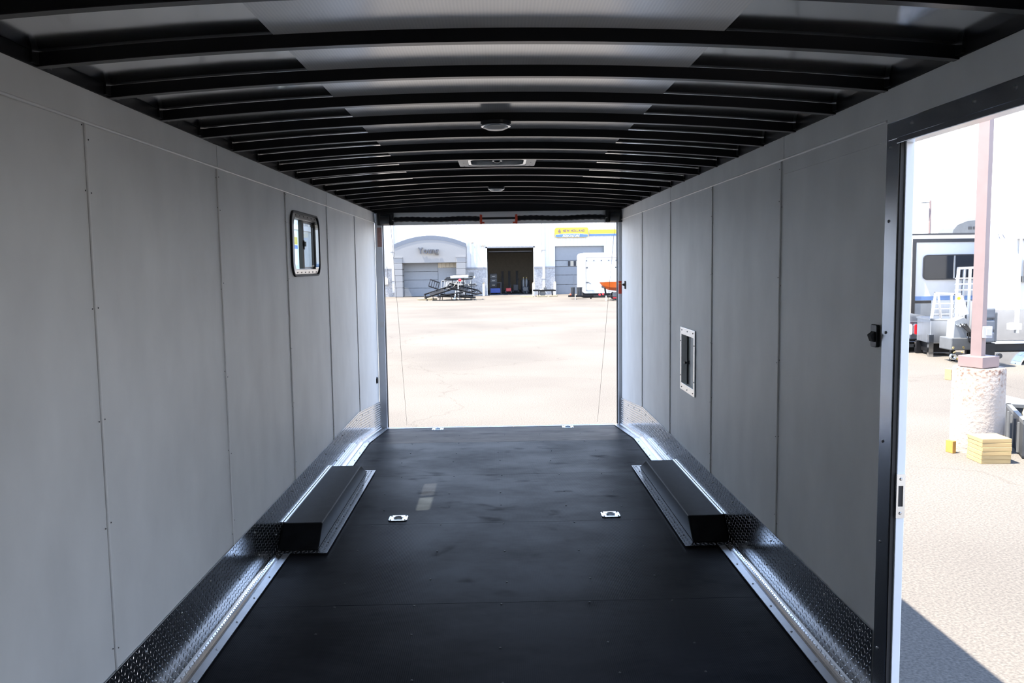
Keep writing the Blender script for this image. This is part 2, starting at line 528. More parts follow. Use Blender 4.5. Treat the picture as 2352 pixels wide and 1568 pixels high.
for a, b_ in zip(LS[:-1], LS[1:]):
    wall_panel(wl, -1, max(a, Y0), b_, -.13 if b_ > YB else 0, ZH+.02, WIN if a < 5.5 < b_ else None)
for a, b_ in ((Y0, 1.418), (1.418, 3.856), (3.856, 6.294), (6.294, Y1)):
    wall_panel(wl, -1, a, b_, ZH, ZT, proud=.006, name='header_panel')
RS = [2.6214+1.219*i for i in range(1, 5)]+[Y1]
wall_panel(wr, 1, Y0, DOOR[0], 0, ZH+.02)
wall_panel(wr, 1, DOOR[1], RS[0], 0, ZH+.02)
for a, b_ in zip(RS[:-1], RS[1:]):
    wall_panel(wr, 1, a, b_, -.13 if b_ > YB else 0, ZH+.02, HAT if a < 5.6 < b_ else None)
for a, b_ in ((Y0, 1.40), (1.40, 3.80), (3.80, 6.27), (6.27, Y1)):
    wall_panel(wr, 1, a, b_, ZH if b_ > 3.9 or a < 0 else 1.985, ZT, proud=.006, name='header_panel')
for par, X, s, seams in ((wl, XL, 1, LS), (wr, XR, -1, RS)):
    for y in seams[:-1]:
        if y < 1: continue
        MB().cyl((X+s*.0035, y+.002, ZK+fz(y)), (X+s*.0035, y+.002, ZH), .0042, n=10).build('seam_bead', 'bead', par, smooth=True)
    hx = X+s*.008
    ya = DOOR[1]+.09 if s < 0 else Y0
    MB().tube([(hx, ya, ZH+.002), (hx, Y1, ZH+.002)], .005, 10).build('header_bead', 'bead', par, smooth=True)
    mb = MB()
    for y in seams[:-1]:
        if y < 2: continue
        for z in (.38, .75, 1.12, 1.5, 1.85, 2.02):
            for dy in (-.016, .022):
                screw(mb, (X+s*.003, y+dy, z+random.uniform(-.03,.03)), (s,0,0), .0028, .0016)
    mb.build('screw_heads', 'screw_dark', par, kind='stuff')

# front end wall, behind the camera
MB().box(XL-.055, XR+.055, Y0-.05, Y0, -.2, ZT+.1).build('wall_front', 'panel', kind='structure', label='closed light grey front wall of the trailer')

# ------------------------------------------------------------------ roof: skin, fluted liner, bows, side rails
def arc(y0, y1, x0, x1, off, thick, n=28):
    mb = MB(); P = []; Fc = []
    for i in range(n+1):
        x = x0+(x1-x0)*i/n; z = roofz(x)+off
        P += [(x,y0,z),(x,y1,z),(x,y0,z+thick),(x,y1,z+thick)]
    for i in range(n):
        a = 4*i; c = 4*i+4
        Fc += [(a,a+1,c+1,c),(a+2,c+2,c+3,a+3),(a,c,c+2,a+2),(a+1,a+3,c+3,c+1)]
    Fc += [(0,2,3,1), (4*n,4*n+1,4*n+3,4*n+2)]
    return mb.add(P, Fc)
BH = .036
ceil = arc(Y0, Y1+.05, XL-.05, XR+.05, BH+.004, .004).build('ceiling', 'roof_skin', kind='structure', smooth=True,
        label='bare metal trailer roof on black arched bows with a fluted liner strip')
arc(Y0, Y1-.02, -.606, .642, BH-.001, .004).build('liner_strip', 'fluted_liner', ceil, smooth=True, label='pale fluted liner strip down the middle of the roof')
BOWS = [2.385+.4275*k for k in range(-2, 15)]
b0 = arc(-.015, .015, XL+.0, XR-.0, 0, BH).build('roof_bow', 'black_steel', ceil)
f0 = arc(-.0155, .0155, XL+.0, XR-.0, -.002, .002).build('bow_flange', 'black_satin', b0)
base = Vector(ceil.location)
b0.data.transform(Matrix.Translation(base)); f0.data.transform(Matrix.Translation(base))
for i, y in enumerate(BOWS):
    o, fl = (b0, f0) if i == 0 else (b0.copy(), f0.copy())
    if i:
        COL.objects.link(o); COL.objects.link(fl); o.parent = ceil; fl.parent = o
    o.location = Vector((0, y, 0))-base
for X, s in ((XL, 1), (XR, -1)):
    r = MB(); r.box(min(X-s*.055, X+s*.012), max(X-s*.055, X+s*.012), Y0, Y1, ZT+.001, ZT+.046)
    r.box(min(X+s*.012, X+s*.016), max(X+s*.012, X+s*.016), Y0, Y1, ZT+.04, ZT+.046)
    rail = r.build('side_rail', 'black_steel', ceil)
    for y in BOWS:
        t_ = MB()
        t_.box(min(X+s*.0, X+s*.07), max(X+s*.0, X+s*.07), y+.016, y+.05, ZT+.022, ZT+.028)
        t_.box(min(X+s*.012, X+s*.02), max(X+s*.012, X+s*.02), y-.05, y+.05, ZT+.006, ZT+.046)
        t_.build('bow_bracket', 'black_satin', rail)

# dome lights
def dome(y, label):
    x = .005; z = roofz(x)-.004
    t_ = thing('dome_light', label, 'ceiling light', (x, y, z), group='dome lights on the roof bows')
    MB().lathe((x,y,z), [(.066,0),(.066,-.012),(.058,-.018)]).build('base', 'black_satin', t_, smooth=True)
    MB().lathe((x,y,z), [(.056,-.017),(.053,-.026),(.038,-.033),(.012,-.036)]).build('lens', 'lens_white', t_, smooth=True)
    MB().lathe((x,y,z), [(.064,-.0165),(.064,-.021),(.057,-.0225)]).build('rim', 'zinc', t_, smooth=True)
dome(3.655, 'round dome light on the roof bow between the camera and the roof vent')
dome(6.66, 'small round dome light on a far roof bow behind the roof vent')

# roof vent
vx, vy, vz = .012, 5.15, roofz(0)-.001
vt = thing('roof_vent', 'square roof vent with pale frame and dark lid between two bows', 'roof vent', (vx, vy, vz))
MB().ring(rrect(vx,vy,.47,.385,.01,2), rrect(vx,vy,.355,.30,.01,2), 'z', vz+.004, vz+.03).build('frame', 'white_paint', vt, bevel=.003)
MB().ring(rrect(vx,vy,.352,.30,.05), rrect(vx,vy,.32,.262,.05), 'z', vz+.006, vz+.05).build('collar', 'zinc', vt)
MB().prism(rrect(vx,vy,.33,.28,.05), 'z', vz+.03, vz+.034).build('lid', 'vent_dark', vt)
MB().ring(rrect(vx,vy,.062,.062,.031), rrect(vx,vy,.044,.044,.022), 'z', vz+.014, vz+.03).build('knob_ring', 'zinc', vt)
MB().lathe((vx,vy,vz+.03), [(.02,0),(.02,-.02),(.012,-.026)], 16).build('crank_knob', 'black_satin', vt, smooth=True)
s = MB()
for dx in (-.205, .205):
    for dy in (-.16, 0, .16):
        screw(s, (vx+dx, vy+dy, vz+.004), (0,0,-1), .004)
s.build('screw_heads', 'screw_metal', vt, kind='stuff')

# ------------------------------------------------------------------ tread plate kick panels and floor angles
def kick_point(t):
    """distance from the wall, height and outward normal at arc length t measured down from the top of the kick plate"""
    flat = ZK-(.0065+COVE)
    if t <= flat:
        return .0095, ZK-t, 1, 0
    q = min((t-flat)/COVE, math.pi/2)
    return .0095+COVE*(1-math.cos(q)), .0068+COVE*(1-math.sin(q)), math.cos(q), math.sin(q)
def treads(mb, y0, y1, side, step=.0225):
    """raised lens shaped bars in alternating directions on the wall plate"""
    X = XL if side < 0 else XR
    s = -side
    total = ZK-(.0065+COVE)+COVE*math.pi/2-.012
    ny = int((y1-y0)/step); nt_ = int(total/step)
    L, W, H = .0105, .0026, .0009
    for j in range(nt_):
        for i in range(ny):
            y = y0+(i+.5)*step; tc_ = (j+.5)*step
            a = math.radians(38 if (i+j) % 2 else -52)
            c, q = math.cos(a), math.sin(a)
            P = []
            for dy, dt, h in ((c*L, q*L, 0), (-c*L, -q*L, 0), (-q*W, c*W, 0), (q*W, -c*W, 0), (c*L*.5, q*L*.5, H), (-c*L*.5, -q*L*.5, H)):
                d, z, n0, n1 = kick_point(max(0, tc_+dt))
                P.append((X+s*(d+n0*h), y+dy, z+n1*h+fz(y+dy)))
            mb.add(P, [(0,2,4),(0,4,3),(1,5,2),(1,3,5),(2,5,4),(3,4,5)])
COVE = .04
def kick(name, side, secs, label):
    X = XL if side < 0 else XR
    s = -side
    root = thing(name, label, None, (X, 5, 0), kind='structure')
    for y0, y1 in secs:
        mb = MB(); n = 7
        prof = [(.009, ZK), (.009, COVE+.01)]
        for i in range(1, n+1):
            q = math.pi/2*i/n
            prof.append((.009+COVE*(1-math.cos(q)), .0065+COVE*(1-math.sin(q))))
        prof.append((.085, .0065))
        ys = [y0+.0015]+([YB] if y0 < YB < y1 else [])+[y1-.0015]
        P = []; Fc = []; m_ = len(prof)
        for y in ys:
            for d, z in prof:
                P.append((X+s*d, y, z+fz(y)))
            for d, z in prof:
                P.append((X+s*(d-.0035 if z > COVE else d-.002), y, z+fz(y)-(.003 if z <= COVE else 0)))
        for k in range(len(ys)-1):
            o, p = k*2*m_, (k+1)*2*m_
            for i in range(m_-1):
                Fc += [(o+i, o+i+1, p+i+1, p+i), (o+m_+i, p+m_+i, p+m_+i+1, o+m_+i+1)]
            Fc += [(o, p, p+m_, o+m_), (o+m_-1, o+2*m_-1, p+2*m_-1, p+m_-1)]
        last = (len(ys)-1)*2*m_
        for i in range(m_-1):
            Fc += [(i, m_+i, m_+i+1, i+1), (last+i, last+i+1, last+m_+i+1, last+m_+i)]
        mb.add(P, Fc)
        pl = mb.build('tread_plate', 'tread_plate', root)
        tm = MB()
        treads(tm, max(y0, 1.9)+.004, y1-.004, side)
        tm.build('raised_treads', 'tread_plate', pl, kind='stuff')
        sm = MB()
        y = y0+.1
        while y < y1-.05:
            screw(sm, (X+s*.0095, y, .25+fz(y)), (s,0,0), .0055, .003)
            screw(sm, (X+s*.0095, y+.06, .11+fz(y+.06)), (s,0,0), .0055, .003)
            y += .33
        sm.build('screw_heads', 'screw_metal', pl, kind='stuff')
    # smooth angle screwed down along the floor
    for y0, y1 in [(secs[0][0], 4.52), (6.40, YB), (YB, Y1)]:
        mb = MB()
        a, c = X+s*.054, X+s*.090
        P = []
        for y in (y0, y1):
            P += [(a,y,fz(y)+.007),(c,y,fz(y)+.007),(c,y,fz(y)+.0105),(a,y,fz(y)+.0105)]
        mb.add(P, [(0,1,2,3),(4,7,6,5),(0,4,5,1),(1,5,6,2),(2,6,7,3),(3,7,4,0)])
        an = mb.build('floor_angle', 'aluminium', root)
        sm = MB(); y = y0+.08
        while y < y1-.02:
            screw(sm, (X+s*.072, y, fz(y)+.0105), (0,0,1), .0055, .003); y += .27
        sm.build('screw_heads', 'screw_metal', an, kind='stuff')
kick('trim_1', -1, [(Y0, 2.42), (2.42, 4.857), (4.857, 7.51), (7.51, Y1)], 'shiny tread plate kick panel along the foot of the left wall')
kick('trim_2', 1, [(2.80, 4.873), (4.873, 7.497), (7.497, Y1)], 'shiny tread plate kick panel along the foot of the right wall')

# ------------------------------------------------------------------ wheel boxes
def wheel_box(side, label):
    s = -side
    X = (XL if side < 0 else XR)+s*.0125
    xi = -1.031 if side < 0 else 1.090          # inner face
    xf = -.970 if side < 0 else 1.033           # inner edge of flange
    t_ = thing('wheel_box', label, 'wheel box', ((X+xi)/2, 5.45, .0), group='wheel boxes on the floor')
    mb = MB(); a, c = sorted((X-s*.001, xi)); zt = .126
    mb.prism([(4.578,.012),(6.36,.012),(6.09,zt),(4.715,zt)], 'x', a, c)
    mb.build('cover', 'wheel_box_black', t_, bevel=.008, seg=3)
    mb = MB(); a, c = sorted((X, xf))
    mb.ring([(a,4.52),(c,4.52),(c,6.40),(a,6.40)], [(min(X,xi),4.575),(max(X,xi),4.575),(max(X,xi),6.365),(min(X,xi),6.365)], 'z', .0108, .0135)
    fl = mb.build('flange', 'tread_plate', t_, label='bright tread plate flange')
    tm = MB(); st = .0225
    for i in range(int((6.40-4.52)/st)):
        for j in range(int(abs(xf-X)/st)):
            y = 4.52+(i+.5)*st; x = min(X, xf)+(j+.5)*st
            inside = (abs(x) > abs(xi)-.008) and 4.575 < y < 6.365
            if inside: continue
            an = math.radians(45 if (i+j) % 2 else -45); cq, q = math.cos(an), math.sin(an); L, W, H = .0105, .0028, .0016; z = .0135
            tm.add([(x+cq*L,y+q*L,z),(x-cq*L,y-q*L,z),(x-q*W,y+cq*W,z),(x+q*W,y-cq*W,z),(x+cq*L*.5,y+q*L*.5,z+H),(x-cq*L*.5,y-q*L*.5,z+H)],
                   [(0,2,4),(0,4,3),(1,5,2),(1,3,5),(2,5,4),(3,4,5)])
    tm.build('raised_treads', 'tread_plate', fl, kind='stuff')
    sm = MB()
    for y in (4.7,4.95,5.2,5.45,5.7,5.95,6.2,6.36):
        screw(sm, ((xf+xi)/2, y, .0135), (0,0,1), .005, .003)
    sm.build('screw_heads', 'screw_dark', fl, kind='stuff')
    # bright caulked angle along the wall side
    MB().bar((X+s*.006, 4.72, zt+.003), (X+s*.006, 6.09, zt+.003), .012, .006).build('wall_angle', 'aluminium', t_)
wheel_box(-1, 'black wheel box with tread plate flange against the left wall, under the window')
wheel_box(1, 'black wheel box with tread plate flange against the right wall, below the hatch')

# ------------------------------------------------------------------ D-ring tie-downs in the floor
def tie(x, y, label):
    z = fz(y)
    t_ = thing('tie_down', label, 'tie-down ring', (x, y, z), group='zinc tie-down rings in the floor')
    MB().ring(rrect(x,y,.118,.112,.022), rrect(x,y,.062,.060,.03), 'z', z+.0005, z+.006).build('plate', 'zinc', t_, bevel=.002)
    MB().lathe((x,y,z), [(.036,.004),(.03,.0015),(.012,.0008)], 20).build('dish', 'screw_metal', t_, smooth=True)
    r = MB(); pts = []
    for i in range(15):
        q = math.pi*i/14
        pts.append((x+.024*math.cos(q), y-.012+.03*math.sin(q), z+.010))
    r.tube(pts+[pts[0]], .0045)
    r.build('ring', 'zinc', t_, smooth=True)
    s_ = MB()
    for dx in (-.045, .045):
        for dy in (-.042, .042):
            screw(s_, (x+dx, y+dy, z+.006), (0,0,1), .006, .003)
    s_.build('screw_heads', 'screw_dark', t_, kind='stuff')
tie(-.65, 5.168, 'zinc tie-down ring plate in the floor beside the sunlit patch')
tie(.699, 5.165, 'zinc tie-down ring plate in the mid floor near the right wheel box')
tie(-.645, 8.62, 'zinc tie-down ring plate at the rear sill, left one')
tie(.72, 8.62, 'zinc tie-down ring plate at the rear sill, right one')

# ------------------------------------------------------------------ sliding window in the left wall
yc, zc = 5.575, 1.745
wn = thing('window_1', 'black framed sliding window with rounded corners in the left wall', None, (XL, yc, zc), kind='structure')
wo_, wi_ = rrect(yc,zc,.785,.395,.08,6), rrect(yc,zc,.70,.325,.05,6); nw = len(wo_)
MB().add([(XL+.002, *p) for p in wo_]+[(XL+.014, *p) for p in wi_]+[(XL-.016, *p) for p in wo_]+[(XL-.022, *p) for p in wi_],
         [q for i in range(nw) for q in ((i,(i+1)%nw,nw+(i+1)%nw,nw+i),(2*nw+i,2*nw+(i+1)%nw,3*nw+(i+1)%nw,3*nw+i),(i,(i+1)%nw,2*nw+(i+1)%nw,2*nw+i),(nw+i,nw+(i+1)%nw,3*nw+(i+1)%nw,3*nw+i))]).build('window_frame', 'window_metal', wn)
MB().ring(rrect(yc,zc,.805,.415,.088,6), rrect(yc,zc,.785,.395,.08,6), 'x', XL-.002, XL+.014).build('gasket', 'black_rubber', wn)
MB().ring(rrect(yc,zc,.730,.345,.055,6), rrect(yc,zc,.69,.318,.045,6), 'x', XL-.036, XL-.006).build('outer_frame', 'black_satin', wn)
MB().box(XL-.034, XL-.010, yc-.040, yc+.010, zc-.158, zc+.158).build('mullion', 'black_rubber', wn)
MB().box(XL-.032, XL-.029, yc-.345, yc-.032, zc-.158, zc+.158).build('pane', 'pane_clear', wn)
MB().box(XL-.024, XL-.021, yc-.0, yc+.345, zc-.158, zc+.158).build('pane', 'pane_screened', wn, label='screened dim pane')
MB().ring(rrect(yc+.17,zc,.345,.316,.03,4), rrect(yc+.17,zc,.320,.292,.02,4), 'x', XL-.030, XL-.016).build('sash', 'black_satin', wn)
lt = MB(); lt.box(XL-.012, XL-.004, yc-.002, yc+.014, zc-.03, zc+.03); lt.box(XL-.006, XL+.006, yc, yc+.012, zc-.01, zc+.022)
lt.build('latch', 'black_satin', wn)
s = MB()
for i in range(6):
    for z in (zc-.180, zc+.180):
        screw(s, (XL+.007, yc-.27+.108*i, z), (1,0,0), .006, .004)
s.build('screw_heads', 'screw_dark', wn, kind='stuff')

# ------------------------------------------------------------------ access hatch in the right wall
ha = thing('access_hatch', 'small white framed recessed access hatch low on the right wall', 'hatch', (XR, 5.68, .69))
hy0, hy1, hz0, hz1 = 5.465, 5.897, .695, 1.14
MB().ring([(hy0,hz0),(hy1,hz0),(hy1,hz1),(hy0,hz1)], [(hy0+.035,hz0+.05),(hy1-.035,hz0+.05),(hy1-.035,hz1-.05),(hy0+.035,hz1-.05)], 'x', XR-.010, XR-.004).build('frame', 'zinc', ha, bevel=.0015)
MB().ring([(hy0+.033,hz0+.038),(hy1-.033,hz0+.038),(hy1-.033,hz1-.038),(hy0+.033,hz1-.038)], [(hy0+.04,hz0+.045),(hy1-.04,hz0+.045),(hy1-.04,hz1-.045),(hy0+.04,hz1-.045)], 'x', XR-.008, XR+.034).build('reveal', 'bead', ha)
hd = MB().box(XR+.024, XR+.031, hy0+.04, hy1-.04, hz0+.045, hz1-.045).build('door', 'panel', ha)
lt = MB(); ym = hy0+.30
lt.cyl((XR+.014, ym, hz0+.05), (XR+.014, ym, hz1-.05), .008, n=10); lt.box(XR+.006, XR+.024, ym-.012, ym+.012, hz0+.19, hz0+.215)
lt.cyl((XR+.02, ym, hz0+.20), (XR-.010, ym, hz0+.20), .009, n=10)
lt.build('latch_rod', 'black_satin', hd)
s = MB()
for y in (hy0+.05, (hy0+hy1)/2, hy1-.05):
    for z in (hz0+.02, hz1-.02):
        screw(s, (XR-.010, y, z), (-1,0,0), .005, .003)
for z in (hz0+.1, hz1-.1):
    for y in (hy0+.014, hy1-.014):
        screw(s, (XR-.010, y, z), (-1,0,0), .005, .003)
s.build('screw_heads', 'screw_dark', ha, kind='stuff')

# switch, plug, latch on the walls
sw = thing('light_switch', 'black rocker light switch on the right wall beside the side door', 'switch', (XR, 2.835, 1.29))
MB().prism(rrect(2.835,1.333,.046,.078,.008), 'x', XR-.018, XR-.005).build('plate', 'black_satin', sw, bevel=.002)
MB().prism([(XR-.016,1.312),(XR-.026,1.314),(XR-.034,1.336),(XR-.016,1.350)], 'y', 2.822, 2.848).build('rocker', 'black_rubber', sw)
pg = thing('wall_plug', 'small round black fitting low on the left wall beside the rear post', 'fitting', (XL, 8.60, .39))
MB().cyl((XL, 8.60, .42), (XL+.014, 8.60, .42), .036, .030, 18).build('body', 'black_satin', pg, smooth=True)
MB().cyl((XL+.014, 8.60, .42), (XL+.018, 8.60, .42), .018, n=14).build('cap', 'screw_metal', pg, smooth=True)
lk = thing('hold_back', 'small black hold-back hook on the right wall beside the rear post', 'hook', (XR, 8.49, 1.34))
MB().box(XR-.012, XR-.004, 8.465, 8.515, 1.335, 1.415).build('plate', 'black_satin', lk)
MB().prism([(XR-.01,1.36),(XR-.035,1.372),(XR-.035,1.384),(XR-.01,1.392)], 'y', 8.478, 8.50).build('hook', 'black_satin', lk)

# ------------------------------------------------------------------ side door frame
df = thing('door_1', 'open side doorway with dark aluminium frame and white jamb in the right wall', None, (XR, 2.2, -.02), kind='structure')
dy0, dy1, dz1 = DOOR[0], DOOR[1], DOOR[3]
MB().box(XR-.0105, XR-.004, dy1-.002, dy1+.085, .0, dz1+.055).build('jamb_flange', 'frame_aluminium', df, bevel=.002)
MB().box(XR-.0105, XR-.004, dy0-.085, dy0+.002, .0, dz1+.055).build('jamb_flange', 'frame_aluminium', df, bevel=.002)
hf = MB(); hf.box(XR-.0125, XR-.006, dy0-.06, dy1+.07, dz1-.003, dz1+.055)
hf.build('head_flange', 'frame_aluminium', df, bevel=.002)
MB().box(XR-.018, XR+.03, dy0, dy1, dz1-.02, dz1).build('head_lip', 'frame_aluminium', df, bevel=.002)
MB().box(XR-.008, XR+.006, dy1-.010, dy1, 0, dz1-.02).build('seal', 'black_rubber', df)
MB().box(XR+.006, XR+.034, dy1-.018, dy1, -.2, dz1-.0).build('jamb', 'jamb_white', df, bevel=.002)
MB().box(XR+.006, XR+.034, dy0, dy0+.018, -.2, dz1-.0).build('jamb', 'jamb_white', df, bevel=.002)
MB().box(XR-.02, XR+.08, dy0, dy1, -.03, .008).build('threshold', 'mill_aluminium', df)
st = MB().ring([(XR+.004,.735),(XR+.033,.735),(XR+.033,.885),(XR+.004,.885)], [(XR+.010,.775),(XR+.026,.775),(XR+.026,.845),(XR+.010,.845)], 'y', dy1-.022, dy1-.018).build('strike_plate', 'zinc', df)
MB().box(XR+.010, XR+.026, dy1-.0195, dy1-.0185, .775, .845).build('strike_pocket', 'black_rubber', st)
s = MB()
for z in (.752, .868):
    screw(s, (XR+.018, dy1-.022, z), (0,-1,0), .006, .003)
for z in (.25, .63, .98, 1.35, 1.72, 1.96):
    screw(s, (XR-.0105, dy1+.055, z), (-1,0,0), .006, .004)
for y in (2.62, 2.28, 2.10, 1.9):
    screw(s, (XR-.0125, y, dz1+.032), (-1,0,0), .007, .004)
s.build('screw_heads', 'screw_metal', df, kind='stuff')

# ------------------------------------------------------------------ rear end: posts, header, spring assist, sill, ramp
for nm, x0, x1, lab in (('trim_3', -1.268, -1.192, 'white left post of the rear opening with worn reflective tape'), ('trim_4', 1.276, 1.352, 'white right post of the rear opening with red reflective tape')):
    t_ = thing(nm, lab, None, ((x0+x1)/2, 8.83, -.13), kind='structure')
    MB().box(x0, x1, Y1+.004, 8.90, -.13, 2.15).build('post', 'jamb_white', t_, bevel=.004)
    xa, xb = (x1-.050, x1-.004) if x0 < 0 else (x0+.002, x0+.050)
    if x0 > 0:
        tp = MB().box(xa, xb, Y1+.001, Y1+.004, 1.275, 1.41).build('reflective_tape', 'tape_red', t_)
        MB().box(xa, xb, Y1-.0005, Y1+.001, 1.378, 1.386).build('tape_stripe', 'tape_yellow', tp)
        MB().box(xa, xb, Y1+.001, Y1+.004, 1.42, 1.50).build('reflective_tape', 'tape_white', t_)
    else:
        MB().box(xa, xb, Y1+.001, Y1+.004, 1.80, 2.0).build('reflective_tape', 'tape_faded', t_)
        MB().box(xa, xb, Y1+.001, Y1+.004, .96, 1.02).build('reflective_tape', 'tape_white', t_)
    MB().box(x1 if x0 < 0 else x0-.006, x1+.006 if x0 < 0 else x0, 8.80, 8.86, -.12, 2.03).build('seal', 'black_rubber', t_)
hd = thing('rear_header', 'grey header panel between black end boxes above the rear opening', 'header', (XM, 8.8, 2.0))
MB().box(-1.064, 1.141, Y1, 8.86, 2.025, 2.152).build('panel', 'panel', hd)
nb_ = 20; xb_ = [XL+(XR-XL)*i/nb_ for i in range(nb_+1)]
MB().prism([(x, roofz(x)+.039) for x in xb_]+[(XR, 2.150), (XL, 2.150)], 'y', Y1-.03, 8.86).build('beam', 'black_steel', hd)
for x0, x1 in ((-1.232, -1.064), (1.141, 1.312)):
    MB().box(x0, x1, 8.71, 8.86, 2.022, 2.152).build('end_box', 'black_satin', hd, bevel=.004)
    xm = (x0+x1)/2
    MB().cyl((xm-.045, 8.69, 2.078), (xm+.045, 8.69, 2.078), .052, n=20).build('cable_drum', 'black_satin', hd, smooth=True)
sp = thing('spring_assist', 'black coiled ramp springs on a shaft with two red winding collars', 'spring assembly', (.02, 8.66, 2.02))
MB().cyl((-1.07, 8.66, 2.075), (1.15, 8.66, 2.075), .0125, n=12).build('shaft', 'black_satin', sp, smooth=True)
for x0, x1 in ((-1.05, -.17), (.22, 1.125)):
    mb = MB(); n = 60; P = []; Fc = []; sg = 14
    for i in range(n+1):
        x = x0+(x1-x0)*i/n
        r = .026+.002*math.sin(i*1.57)
        for j in range(sg):
            q = 2*math.pi*j/sg
            P.append((x, 8.66+r*math.cos(q), 2.072+.004*math.sin(i*.16)+r*math.sin(q)))
    for i in range(n):
        for j in range(sg):
            Fc.append((i*sg+j, i*sg+(j+1)%sg, (i+1)*sg+(j+1)%sg, (i+1)*sg+j))
    Fc += [tuple(range(sg)), tuple(range(n*sg, n*sg+sg))]
    mb.add(P, Fc).build('spring', 'black_steel', sp, smooth=True)
for x, s_ in ((-.155, 1), (.208, -1)):
    mb = MB()
    mb.cyl((x-s_*.012, 8.66, 2.072), (x+s_*.012, 8.66, 2.072), .045, .040, 16)
    mb.box(min(x, x+s_*.035), max(x, x+s_*.035), 8.65, 8.67, 2.022, 2.038)
    mb.cyl((x, 8.66, 2.072), (x, 8.66, 2.018), .012, n=10)
    mb.build('winding_collar', 'red_metal', sp, label='red winding collar')
for x0, x1, xw, lab in ((-1.09, -1.185, -1.1, 'thin ramp cable hanging at the left side of the rear opening'), (1.235, 1.265, 1.24, 'thin ramp cable hanging at the right side of the rear opening')):
    MB().tube([(x0, 8.69, 2.03), ((x0+x1)/2, 9.65, .77), (x1, 10.55, -.43)], .0016, 6).build('ramp_cable', 'black_steel', label=lab, cat='cable', group='ramp cables')
sill = thing('rear_sill', 'aluminium hinge strip along the rear edge of the floor', 'hinge', (XM, 8.8, -.14))
nseg = 9
for i in range(nseg):
    a = XL+.08+(XR-XL-.16)*i/nseg; c = XL+.08+(XR-XL-.16)*(i+1)/nseg-.006
    mb = MB(); mb.box(a, c, Y1-.002, Y1+.035, -.14, -.122); mb.cyl((a, Y1+.03, -.128), (c, Y1+.03, -.128), .009, n=10)
    mb.build('hinge_segment', 'aluminium', sill)
rp_ = thing('ramp_door', 'lowered rear ramp door reaching down to the asphalt', 'ramp door', (XM, 9.9, G+.02))
d = Vector((0, 2.05, -.40)).normalized()
mb = MB(); nrm = Vector((0, .40, 2.05)).normalized()
A = Vector((0, Y1+.05, -.16)); L_ = 2.05
for nm, x0, x1, th, mt in (('deck', XL+.06, XR-.06, .04, 'floor_black'),):
    P = []
    for q in (0, L_):
        for x in (x0, x1):
            for k in (0, -th):
                P.append(A+d*q+nrm*k+Vector((x, 0, 0)))
    MB().add(P, [(0,2,6,4),(1,5,7,3),(0,1,3,2),(4,6,7,5),(0,4,5,1),(2,3,7,6)]).build(nm, mt, rp_)
for x in (XL+.055, XR-.055):
    MB().bar(A+Vector((x,0,-.015)), A+d*L_+Vector((x,0,-.015)), .03, .05).build('edge_rail', 'aluminium', rp_)

# ================================================================== the shop across the lot
FY = 61.0
shop = thing('shop_building', 'long white ribbed metal shop building with grey stone base across the lot', 'building', (0, FY, G))
ZW = 1.45      # top of the stone base
def stone(x0, x1):
    MB().box(x0, x1, FY-.10, FY+.2, G, ZW-.12).build('stone_base', 'split_stone', shop)
    MB().box(x0, x1, FY-.14, FY+.2, ZW-.12, ZW).build('base_cap', 'stone_cap', shop)
for x0, x1 in ((-24, -7.1), (-2.6, -.74), (2.72, 4.25), (7.86, 30)):
    stone(x0, x1)
def sheet(x0, x1, z0, z1, n):
    """ribbed metal sheet"""
    mb = MB(); P = []; wd = (x1-x0)/n
    for i in range(n):
        a = x0+i*wd
        P += [(a, FY), (a+wd*.70, FY), (a+wd*.76, FY-.025), (a+wd*.94, FY-.025)]
    P += [(x1, FY), (x1, FY+.08), (x0, FY+.08)]
    mb.prism(P, 'z', z0, z1)
    mb.build('siding_sheet', 'siding', shop)
x = -24
while x < 29.9:
    x1 = x+.9
    lo = ZW
    if x1 > -.74 and x < 2.72: lo = 2.84
    if x1 > 4.25 and x < 7.86: lo = 2.90
    sheet(x, x1, lo, 7.2, 3)
    x = x1
# infill strips beside the openings
for a, c, z1 in ((-1.5, -.72, 2.84), (2.70, 3.0, 2.84), (3.0, 4.26, 2.9), (7.84, 8.4, 2.9)):
    MB().box(a, c, FY-.005, FY+.1, ZW, z1).build('jamb_infill', 'siding', shop)
MB().box(-24, 30, FY-.1, FY+.5, 7.2, 7.5).build('eave_trim', 'cornice', shop)
MB().box(-24, 30, FY+.1, FY+14, 7.3, 7.5).build('roof', 'cornice', shop)
for x0, x1 in ((-24.1, -24), (30, 30.1)):
    MB().box(x0, x1, FY, FY+14, G, 7.3).build('end_wall', 'siding', shop)
MB().box(-24, 30, FY+13.9, FY+14, G, 7.3).build('back_wall', 'siding', shop)
for x in (-7.55, 3.42):
    dsp = MB().box(x-.09, x+.09, FY-.16, FY-.03, -.3, 7.2).build('downspout', 'siding', shop)
    for z in (.5, 2.6, 4.6):
        MB().box(x-.13, x+.13, FY-.17, FY-.02, z, z+.06).build('strap', 'stone_cap', dsp)
